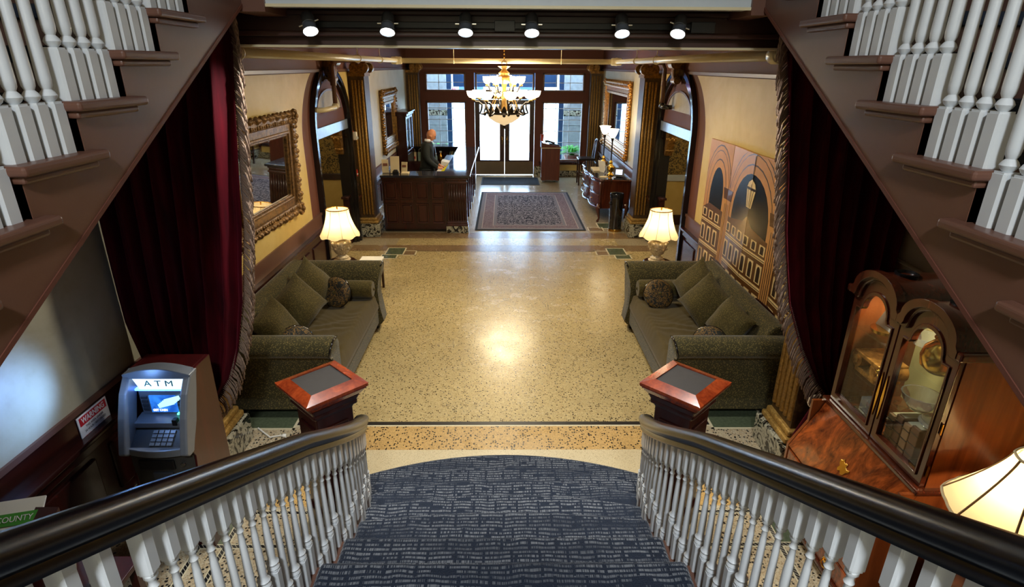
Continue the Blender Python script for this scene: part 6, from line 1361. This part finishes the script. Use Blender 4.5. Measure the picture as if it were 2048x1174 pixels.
    MB().box(xc-0.13, xc+0.08, 2.835, 2.85, 0.63, 0.695).build('cash_slot', 'black_plastic', t, bevel=0.004); MB().box(xc-0.06, xc+0.06, 2.832, 2.85, 0.56, 0.61).build('receipt_tray', 'dark_grey_plastic', t, bevel=0.006)
    MB().lathe([(0.012, -0.01), (0.014, 0.0), (0.006, 0.002)], (xc+0.13, 2.845, 0.665), 14, 'y').build('lock', 'chrome', t, smooth=40)
    lamp('cash_machine_glow', 'POINT', (xc-0.10, 2.84, 1.16), 1.5, (0.22, 0.45, 1.0), 0.04)
    aim(lamp('cash_machine_sign_light', 'SPOT', (xc-0.12, 2.88, 1.15), 26, (0.2, 0.42, 1.0), 0.05, spot=math.radians(85), blend=0.9), (-2.6, 2.62, 1.22))
def screen_mat():
    t = NT('atm_screen'); v = t.coord(); n = t.noise(v, 14, 2); t.color((0.02, 0.05, 0.1)); t.emit(t.ramp(n, [(0.35, (0.005, 0.06, 0.35)), (0.7, (0.03, 0.22, 0.75))]), 1.6); M['atm_screen'] = t.m
screen_mat(); emitter('screen_note', (0.35, 0.75, 0.95), 1.5); emitter('screen_letters', (1, 1, 1), 2.2)
atm()
ws = thing('warning_sign', 'white and red video surveillance warning sign on the left wainscot', 'sign', (-2.57, 3.09, 0.73))
MB().prism([(2.955, 0.735), (3.225, 0.735), (3.225, 0.905), (2.955, 0.905)], 'x', -2.58, -2.574).build('sign_plate', 'sign_white', ws, bevel=0.004)
MB().prism([(2.97, 0.84), (3.21, 0.84), (3.21, 0.895), (2.97, 0.895)], 'x', -2.576, -2.5725).build('red_band', 'sign_red', ws)
fr = lambda z: frame((-2.572, 3.09, z), (0, 1, 0), (0, 0, 1))
lettering('WARNING', 0.052, 'sign_white', ws, fr(0.867), width=0.205, depth=0.0008, bold=0.001)
lettering('THIS AREA UNDER', 0.02, 'line_black', ws, Matrix.Translation((-0.0015, 0, 0)) @ fr(0.820), width=0.16, depth=0.0006); lettering('24 HOUR / RECORDED', 0.02, 'line_black', ws, Matrix.Translation((-0.0015, 0, 0)) @ fr(0.793), width=0.19, depth=0.0006)
lettering('VIDEO SURVEILLANCE', 0.026, 'sign_red', ws, Matrix.Translation((-0.0015, 0, 0)) @ fr(0.757), width=0.235, depth=0.0006)
# fire alarm devices between arch and pilaster, conduit on the right wall
fa_ = thing('alarm_strobe', 'white and red fire alarm strobe between the left arch and pilaster', 'fire alarm', (-2.56, 10.0, 1.72)); MB().box(-2.588, -2.56, 9.97, 10.08, 1.70, 1.86).build('back_plate', 'red_plastic', fa_, bevel=0.004); MB().box(-2.56, -2.50, 9.985, 10.065, 1.715, 1.845).build('housing', 'paper_white', fa_, bevel=0.006); MB().ball((-2.495, 10.02, 1.75), 0.025, 10, 6).build('lens', 'crystal', fa_, smooth=True)
fb_ = thing('alarm_pull', 'small red fire alarm pull station below the strobe', 'fire alarm', (-2.56, 10.0, 1.10)); MB().box(-2.588, -2.55, 9.98, 10.07, 1.10, 1.21).build('housing', 'red_plastic', fb_, bevel=0.004); MB().box(-2.55, -2.54, 10.0, 10.05, 1.13, 1.15).build('pull_handle', 'paper_white', fb_)
cd = thing('wall_conduit', 'white conduit with a round junction box on the wall behind the bookcase', 'conduit', (2.56, 3.2, 1.7)); MB().tube([(2.57, 3.64, 1.74), (2.57, 2.6, 1.70)], 0.012, 8).build('tube', 'pipe_paint', cd, smooth=True); MB().lathe([(0.05, 0), (0.055, -0.01), (0.05, -0.025), (0.0, -0.03)], (2.588, 3.11, 1.745), 20, 'x').build('junction_box', 'paper_white', cd, smooth=40)
# ------------------------------------------------------------------ bureau bookcase on the right, with its contents
XF, XB, YA, YB = 2.10, 2.565, 2.31, 3.17; YM = (YA+YB)/2
bc = thing('bureau_bookcase', 'tall mahogany bureau bookcase with two domed glass doors under the right stairs', 'cabinet', (2.3, YM, 0))
MB().box(2.00, XB, YA-0.02, YA, 0.08, 0.90).box(2.00, XB, YB, YB+0.02, 0.08, 0.90).box(2.54, XB, YA, YB, 0.08, 0.90).box(1.905, XB, YA-0.02, YB+0.02, 0.08, 0.12).box(1.92, XB, YA, YB, 0.12, 0.54).build('bureau_case', 'cabinet_wood', bc)
MB().prism([(2.00, 0.08), (1.90, 0.08), (1.90, 0.56), (2.09, 0.90), (2.09, 0.90), (2.10, 0.90)], 'y', YA-0.022, YA+0.0).build('bureau_side', 'cabinet_wood', bc); MB().prism([(2.00, 0.08), (1.90, 0.08), (1.90, 0.56), (2.09, 0.90), (2.10, 0.90)], 'y', YB, YB+0.022).build('bureau_side', 'cabinet_wood', bc)
ld = MB().prism([(1.897, 0.555), (2.083, 0.895), (2.10, 0.885), (1.914, 0.545)], 'y', YA+0.004, YB-0.004).build('slant_lid', 'flame_mahogany', bc, bevel=0.004)
es = MB(); em = frame((1.985, YM-0.02, 0.7175), (0, -1, 0), (0.186, 0, 0.34))
pts = [(-0.045, 0.012), (-0.05, 0.03), (-0.035, 0.035), (-0.03, 0.05), (-0.02, 0.036), (-0.008, 0.03), (0.002, 0.04), (0.014, 0.034), (0.012, 0.02), (0.03, 0.012), (0.05, 0.022), (0.052, 0.006), (0.036, -0.008), (0.028, -0.03), (0.01, -0.035), (-0.004, -0.022), (-0.02, -0.034), (-0.034, -0.02), (-0.03, 0.0)]
es.prism(pts, 'z', 0.0, 0.006); es.v = [tuple(em @ Vector(v)) for v in es.v]; es.build('escutcheon', 'bright_brass', ld, bevel=0.002)
for z0, z1 in ((0.14, 0.27), (0.28, 0.41), (0.42, 0.535)):
    for a, b in ((YA+0.012, YM-0.005), (YM+0.005, YB-0.012)) if z0 > 0.4 else ((YA+0.012, YB-0.012),):
        d = MB().box(1.90, 1.925, a, b, z0, z1).build('drawer', 'flame_mahogany', bc, bevel=0.006)
        for yc in ([(a+b)/2] if b-a < 0.5 else [a+0.2, b-0.2]):
            q = MB().prism([(yc-0.05, z0+0.05), (yc-0.035, z0+0.075), (yc-0.012, z0+0.08), (yc, z0+0.09), (yc+0.012, z0+0.08), (yc+0.035, z0+0.075), (yc+0.05, z0+0.05), (yc+0.02, z0+0.035), (yc-0.02, z0+0.035)], 'x', 1.893, 1.90)
            q.tube([(1.893, yc-0.035, z0+0.06), (1.875, yc-0.03, z0+0.04), (1.872, yc, z0+0.034), (1.875, yc+0.03, z0+0.04), (1.893, yc+0.035, z0+0.06)], 0.005, 6); q.build('brass_pull', 'bright_brass', d, smooth=35)
MB().box(1.885, 1.91, YA-0.03, YB+0.03, 0.115, 0.135).box(1.89, XB, YA-0.03, YA-0.02, 0.06, 0.135).build('base_moulding', 'cabinet_dark', bc, bevel=0.006)
for x, y in ((1.95, YA+0.04), (1.95, YB-0.04), (2.5, YA+0.04), (2.5, YB-0.04)): MB().frustum((x, y), 0.09, 0.09, 0.0, 0.13, 0.13, 0.09).build('bracket_foot', 'cabinet_dark', bc, bevel=0.008)
MB().box(2.07, XB, YA-0.03, YB+0.03, 0.895, 0.925).build('waist_moulding', 'cabinet_dark', bc, bevel=0.008)
ZT = 1.665
MB().box(XF+0.03, XB, YA, YA+0.02, 0.92, ZT).build('side_panel', 'cabinet_wood', bc); MB().box(XF+0.03, XB, YB-0.02, YB, 0.92, ZT).build('side_panel', 'cabinet_wood', bc)
MB().box(XB-0.02, XB, YA+0.02, YB-0.02, 0.92, ZT+0.02).build('back_panel', 'cabinet_back', bc); MB().box(XF+0.03, XB-0.02, YA+0.02, YB-0.02, 0.92, 0.94).build('floor_panel', 'cabinet_wood', bc)
HWD = (YB-YA)/2
for c in (YA+HWD/2, YB-HWD/2):
    # door: moulded frame with a shouldered round head
    y0, y1 = c-HWD/2+0.004, c+HWD/2-0.004; zs = 1.665; NA = 17
    def prof(rx, rz, ya, yb, zsh): return [(ya, zsh), (c-rx-0.012, zsh), (c-rx-0.004, zsh+0.012)] + arc(c, zsh+0.018, rx, rz, 180, 0, NA) + [(c+rx+0.004, zsh+0.012), (c+rx+0.012, zsh), (yb, zsh)]
    outer = [(y0, 0.93)] + prof(0.165, 0.135, y0, y1, zs) + [(y1, 0.93)]
    inner = [(y0+0.05, 0.985)] + prof(0.105, 0.105, y0+0.05, y1-0.05, 1.585) + [(y1-0.05, 0.985)]
    d = MB().ring(outer, inner, 'x', XF, XF+0.028).build('glass_door', 'cabinet_dark', bc, bevel=0.004)
    inn2 = [(y0+0.038, 0.973)] + prof(0.118, 0.118, y0+0.038, y1-0.038, 1.595) + [(y1-0.038, 0.973)]
    MB().ring(inn2, inner, 'x', XF-0.008, XF+0.004).build('door_moulding', 'cabinet_dark', d, bevel=0.003)
    MB().prism(inner, 'x', XF+0.012, XF+0.015).build('door_pane', 'clear_glass', d)
    # domed top: barrel vault running back, stepped front moulding
    ya, yb = c-HWD/2, c+HWD/2
    p0 = prof(0.165, 0.135, ya, yb, zs)
    def lift(P, h): return [(c+(y-c)*(1+ (h*1.0/0.17 if abs(y-c) < HWD/2-0.001 else 0)), z+h) for y, z in P]
    MB().strip(lift(p0, 0.022), p0, 'x', XF+0.0, XB).build('dome', 'cabinet_dark', bc, smooth=40)
    MB().strip(lift(p0, 0.034), lift(p0, -0.004), 'x', XF-0.034, XF+0.012).build('dome_moulding', 'cabinet_dark', bc, smooth=40, bevel=0.006)
    MB().strip(lift(p0, 0.012), lift(p0, -0.022), 'x', XF-0.018, XF+0.004).build('dome_bead', 'cabinet_dark', bc, smooth=40, bevel=0.005)
    MB().prism(p0 + [(yb, 1.6), (ya, 1.6)], 'x', XB-0.02, XB).build('dome_back', 'cabinet_back', bc)
    MB().lathe([(0.055, -0.02), (0.06, 0.008), (0.05, 0.012), (0.042, -0.015)], (2.22, c, 1.842), 20).build('lamp_can', 'black_metal', bc, smooth=40)
    lamp('cabinet_light', 'SPOT', (2.22, c, 1.79), 16, (1.0, 0.84, 0.52), 0.03, rot=(0, 0, 0), spot=math.radians(115), blend=0.5)
    ye = YM+(0.022 if c > YM else -0.022)
    MB().prism([(ye-0.010, 1.20), (ye-0.004, 1.30), (ye, 1.34), (ye+0.004, 1.30), (ye+0.010, 1.20), (ye+0.004, 1.10), (ye, 1.06), (ye-0.004, 1.10)], 'x', XF-0.006, XF).build('lock_plate', 'bright_brass', d, bevel=0.001)
MB().box(XF-0.034, XB, YA-0.035, YA+0.002, 1.655, 1.70).build('cornice', 'cabinet_dark', bc, bevel=0.01); MB().box(XF-0.034, XB, YB-0.002, YB+0.035, 1.655, 1.70).build('cornice', 'cabinet_dark', bc, bevel=0.01)
for z in (1.03, 1.28): MB().lathe([(0.006, -0.03), (0.006, 0.03)], (XF+0.012, YA-0.004, z), 8).build('hinge', 'brass', bc)
for z in (1.165, 1.44): MB().box(XF+0.04, XB-0.025, YA+0.025, YB-0.025, z, z+0.007).build('glass_shelf', 'clear_glass', bc)
# contents: far (left) half, then near (right) half
zl = 0.94; yl = 2.97; yr = 2.52
n_before = set(o.name for o in bpy.data.objects)
pot = lambda name, prof, loc, mat, label, cat, n=20, **k: solo(MB().lathe(prof, loc, n, **k), name, mat, label, cat, smooth=50)
ca = thing('gilt_capital', 'gilded scroll capital ornament on the middle shelf of the bookcase', 'ornament', (2.26, 3.0, 1.057))
MB().box(2.20, 2.36, 2.90, 3.10, 1.057, 1.09).box(2.19, 2.37, 2.88, 3.12, 1.165, 1.19).build('block', 'gilt_bright', ca, bevel=0.006)
for y in (2.91, 3.09): MB().lathe([(0.05, -0.085), (0.052, 0.085)], (2.28, y, 1.135), 16, 'x').lathe([(0.026, -0.095), (0.026, 0.095)], (2.28, y, 1.135), 12, 'x').build('scroll', 'gilt_bright', ca, smooth=40)
pl_ = thing('crystal_pedestal', 'clear crystal column with a silver foot on the bookcase floor', 'ornament', (2.28, 3.0, 0.94)); MB().box(2.23, 2.33, 2.95, 3.05, 0.965, 1.045).build('column', 'crystal', pl_, bevel=0.004); MB().box(2.21, 2.35, 2.93, 3.07, 0.94, 0.965).build('foot', 'chrome', pl_, bevel=0.004)
sl = thing('porcelain_boat', 'white porcelain sail ornament with painted figures on the top shelf', 'ornament', (2.28, 3.03, 1.332)); MB().lathe([(0.05, 0), (0.075, 0.01), (0.08, 0.03), (0.05, 0.035)], (2.28, 3.03, 1.332), 16).build('hull', 'brass', sl, smooth=40); MB().add([(2.28, 2.96, 1.365), (2.28, 3.10, 1.365), (2.28, 3.0, 1.56), (2.262, 2.96, 1.365), (2.262, 3.10, 1.365), (2.262, 3.0, 1.56)], [(0, 1, 2), (3, 5, 4), (0, 3, 4, 1), (1, 4, 5, 2), (2, 5, 3, 0)]).build('sail', 'porcelain', sl)
for k in range(4): MB().box(2.258, 2.263, 2.99+0.018*(k % 2), 3.005+0.018*(k % 2), 1.40+0.03*k, 1.42+0.03*k).build('painted_mark', 'blue_print', sl)
pot('glass_bowl', [(0.03, 0), (0.07, 0.02), (0.09, 0.07), (0.085, 0.07), (0.06, 0.02), (0.0, 0.012)], (2.40, 2.84, 1.332), 'crystal', 'round clear glass bowl beside the porcelain sail ornament', 'bowl')
vs_ = thing('gold_vase', 'hammered gold vase with a frilled neck on the top shelf of the bookcase', 'vase', (2.27, 2.53, 1.332)); MB().lathe([(0.05, 0.0), (0.085, 0.03), (0.095, 0.08), (0.085, 0.13), (0.05, 0.17), (0.035, 0.185), (0.05, 0.20)], (2.27, 2.53, 1.332), 24).build('body', 'bright_brass', vs_, smooth=50)
nk = MB()
for k in range(10): nk.ball((2.27+0.042*math.cos(k*PI/5), 2.53+0.042*math.sin(k*PI/5), 1.52), 0.014, 8, 5)
nk.build('frill', 'brass', vs_, smooth=True)
pot('glass_plate', [(0.05, 0), (0.10, 0.012), (0.115, 0.025), (0.11, 0.027), (0.05, 0.006)], (2.30, 2.46, 1.057), 'crystal', 'shallow clear glass plate on the middle shelf, near end', 'plate')
pot('cut_glass_bowl', [(0.03, 0), (0.05, 0.01), (0.085, 0.06), (0.10, 0.10), (0.093, 0.10), (0.06, 0.03), (0.0, 0.015)], (2.29, 2.64, 1.057), 'crystal', 'cut glass bowl on the middle shelf of the bookcase', 'bowl')
pot('pearl_basket', [(0.06, 0), (0.085, 0.03), (0.09, 0.07), (0.10, 0.085), (0.085, 0.08), (0.07, 0.01)], (2.40, 2.47, 1.057), 'porcelain', 'pale woven basket dish at the back of the middle shelf', 'dish')
cb = thing('gold_candlestick', 'branching gold candlestick behind the cut glass bowl', 'candlestick', (2.18, 2.80, 1.057)); MB().lathe([(0.04, 0), (0.015, 0.015), (0.012, 0.05), (0.02, 0.07), (0.008, 0.09), (0.015, 0.12), (0.02, 0.15)], (2.18, 2.80, 1.057), 12).build('stem', 'bright_brass', cb, smooth=50)
for s in (-1, 1): MB().tube([(2.18, 2.80, 1.13), (2.18, 2.80+s*0.04, 1.12), (2.18, 2.80+s*0.06, 1.16)], 0.006, 6).ball((2.18, 2.80+s*0.06, 1.17), 0.014, 8, 5).build('branch', 'bright_brass', cb, smooth=True)
for k, (w, h, m, lb) in enumerate(((0.045, 0.17, 'book_tan', 'thin tan book, far end of the bookcase row'), (0.055, 0.20, 'book_brown', 'brown leather book, second of the bookcase row'), (0.05, 0.19, 'book_tan', 'tan leather book, third of the bookcase row'), (0.06, 0.21, 'book_brown', 'thick brown leather book, near end of the bookcase row'))):
    y = 2.79-0.062*k; t = thing('old_book', lb, 'book', (2.26, y, 0.94), 'old leather books in the bookcase')
    MB().box(2.185, 2.345, y-w/2, y+w/2, 0.94, 0.94+h).build('cover', m, t, bevel=0.004); MB().box(2.20, 2.348, y-w/2+0.006, y+w/2-0.006, 0.945, 0.944+h).build('pages', 'paper_cream', t)
    for q in (0.2, 0.5, 0.8): MB().box(2.182, 2.19, y-w/2-0.001, y+w/2+0.001, 0.94+h*q, 0.945+h*q).build('spine_band', 'screen_line', t)
tb = thing('trinket_box', 'small black and gold picture box at the near end of the bookcase floor', 'box', (2.22, 2.40, 0.94)); MB().box(2.17, 2.27, 2.345, 2.445, 0.94, 1.0).build('box_body', 'black_lacquer', tb, bevel=0.003); MB().box(2.165, 2.275, 2.34, 2.45, 0.94, 0.95).box(2.168, 2.175, 2.36, 2.43, 0.965, 0.99).build('gold_trim', 'bright_brass', tb)
for o in [o for o in bpy.data.objects if o.name not in n_before and o.parent is None]:
    if o.location.z > 1.0: o.location += Vector((-0.04, 0.0 if o['category'] in ('bowl', 'dish', 'plate') else 0.04 if o['category'] in ('vase',) else 0.0, 0.115))
    else: o.location += Vector((-0.055 if o['category'] != 'book' else -0.03, -0.10 if o['category'] == 'book' else -0.06 if o['category'] == 'ornament' else 0.0, 0.0))
# ------------------------------------------------------------------ near right lamp on a small table
lt = thing('side_table', 'small dark side table under the large near lamp on the right', 'table', (2.25, 1.95, 0)); MB().lathe([(0.24, 0.66), (0.25, 0.67), (0.25, 0.69), (0.24, 0.70)], (2.25, 1.95, 0), 28).build('table_top', 'dark_walnut', lt, smooth=40); MB().lathe([(0.14, 0), (0.05, 0.05), (0.035, 0.3), (0.05, 0.5), (0.08, 0.66)], (2.25, 1.95, 0), 16).build('pedestal', 'dark_walnut', lt, smooth=50)
nl = thing('panelled_lamp', 'large lit cream lamp with ribbed shade in the near right corner', 'lamp', (2.25, 1.95, 0.70)); lx, ly = 2.25, 1.95
b = MB().lathe([(0.09, 0), (0.095, 0.02), (0.05, 0.04), (0.04, 0.08), (0.07, 0.14), (0.075, 0.20), (0.04, 0.26), (0.02, 0.28), (0.015, 0.5)], (lx, ly, 0.70), 18)
for k in range(8): b.ball((lx+0.07*math.cos(k*PI/4), ly+0.07*math.sin(k*PI/4), 0.70+0.17+0.02*(k % 2)), 0.022, 8, 5)
b.build('base', 'gilt_bright', nl, smooth=45)
def shp(u, v):
    a = 2*PI*u; q = v; r = 0.275*(1-q)**1.25 + 0.085*(1-(1-q)**1.25); k = 8; seg = abs(((u*k) % 1)-0.5)*2; r *= 0.955+0.045*seg
    return (lx+r*math.cos(a), ly+r*math.sin(a), 1.075+0.30*q)
sd = MB().grid(shp, 64, 14, True).build('lamp_shade', 'lamp_shade', nl, smooth=True)
for k in range(8): MB().tube([shp(k/8+0.0001, q/10) for q in range(11)], 0.005, 5).build('shade_rib', 'shade_rib', sd, smooth=True)
MB().tube([shp(i/48, 0) for i in range(48)], 0.007, 6, True).build('shade_edge', 'paper_cream', sd, smooth=True); MB().tube([shp(i/24, 1) for i in range(24)], 0.006, 6, True).build('shade_edge', 'paper_cream', sd, smooth=True)
MB().ball((lx, ly, 1.22), 0.035, 12, 8).build('bulb', 'bulb_warm', nl, smooth=True); lamp('panelled_lamp_light', 'POINT', (lx, ly, 1.22), 30, WARM, 0.045)
# ------------------------------------------------------------------ leaflet stand at the near left
st = thing('leaflet_stand', 'low wooden leaflet stand against the left wainscot', 'stand', (-2.2, 2.05, 0))
MB().box(-2.5, -1.88, 1.7, 2.28, 0.50, 0.53).build('top', 'atm_wood', st, bevel=0.004)
for x, y in ((-2.47, 1.73), (-1.91, 1.73), (-2.47, 2.25), (-1.91, 2.25)): MB().box(x-0.02, x+0.02, y-0.02, y+0.02, 0, 0.5).build('leg', 'atm_wood', st)
def leaflet(label, loc, w, h, rz, lean, mat, bands, txt=None):
    t = thing('leaflet', label, 'leaflet', loc, 'leaflets on the low stand'); m = Matrix.Rotation(rz, 4, 'Z') @ Matrix.Rotation(lean, 4, 'X')
    b = MB().box(-w/2, w/2, -0.006, 0.006, 0, h).xf(m).build('sheet', mat, t, local=True)
    for z0, z1, mm in bands: MB().box(-w/2+0.002, w/2-0.002, -0.0085, 0, z0*h, z1*h).xf(m).build('printed_band', mm, b, local=True)
    if txt: lettering(txt, 0.04, 'sign_white', b, Matrix.Translation(loc) @ m @ frame((0, -0.010, h*0.71), (1, 0, 0), (0, 0, 1)), width=w*0.7, depth=0.0006)
leaflet('white county leaflet with a green band, above the near left handrail', (-2.33, 2.02, 0.70), 0.22, 0.34, 0.25, -1.0, 'paper_white', ((0.62, 0.80, 'green_print'), (0.25, 0.58, 'pale_blue')), 'COUNTY')
leaflet('blue topped leaflet in the stand seen between the balusters', (-1.98, 2.12, 0.53), 0.10, 0.20, 0.2, -0.3, 'paper_white', ((0.7, 0.98, 'blue_print'),))
leaflet('red leaflet in the stand seen between the balusters', (-2.12, 2.08, 0.53), 0.10, 0.18, 0.0, -0.3, 'paper_white', ((0.3, 0.9, 'sign_red'),))
leaflet('dark blue leaflet at the wall side of the leaflet stand', (-2.26, 2.04, 0.53), 0.10, 0.16, -0.1, -0.3, 'paper_white', ((0.2, 0.9, 'blue_print'),))
MB().prism([(1.95, 0.53), (2.27, 0.53), (2.27, 0.86), (1.98, 0.68)], 'x', -2.48, -2.2).build('sloped_rack', 'atm_wood', st)
# white power cable on the floor behind the left sofa
cbm = MB().tube([(-2.1, 4.15, 0.012), (-1.95, 4.02, 0.012), (-1.85, 4.05, 0.012), (-1.75, 3.95, 0.012), (-1.78, 3.75, 0.012), (-1.9, 3.6, 0.012)], 0.007, 6).ball((-1.84, 4.04, 0.016), 0.022, 8, 5, 0.6)
solo(cbm, 'power_cable', 'paper_white', 'thin white power cable lying on the floor in front of the left sofa', 'cable', smooth=50)
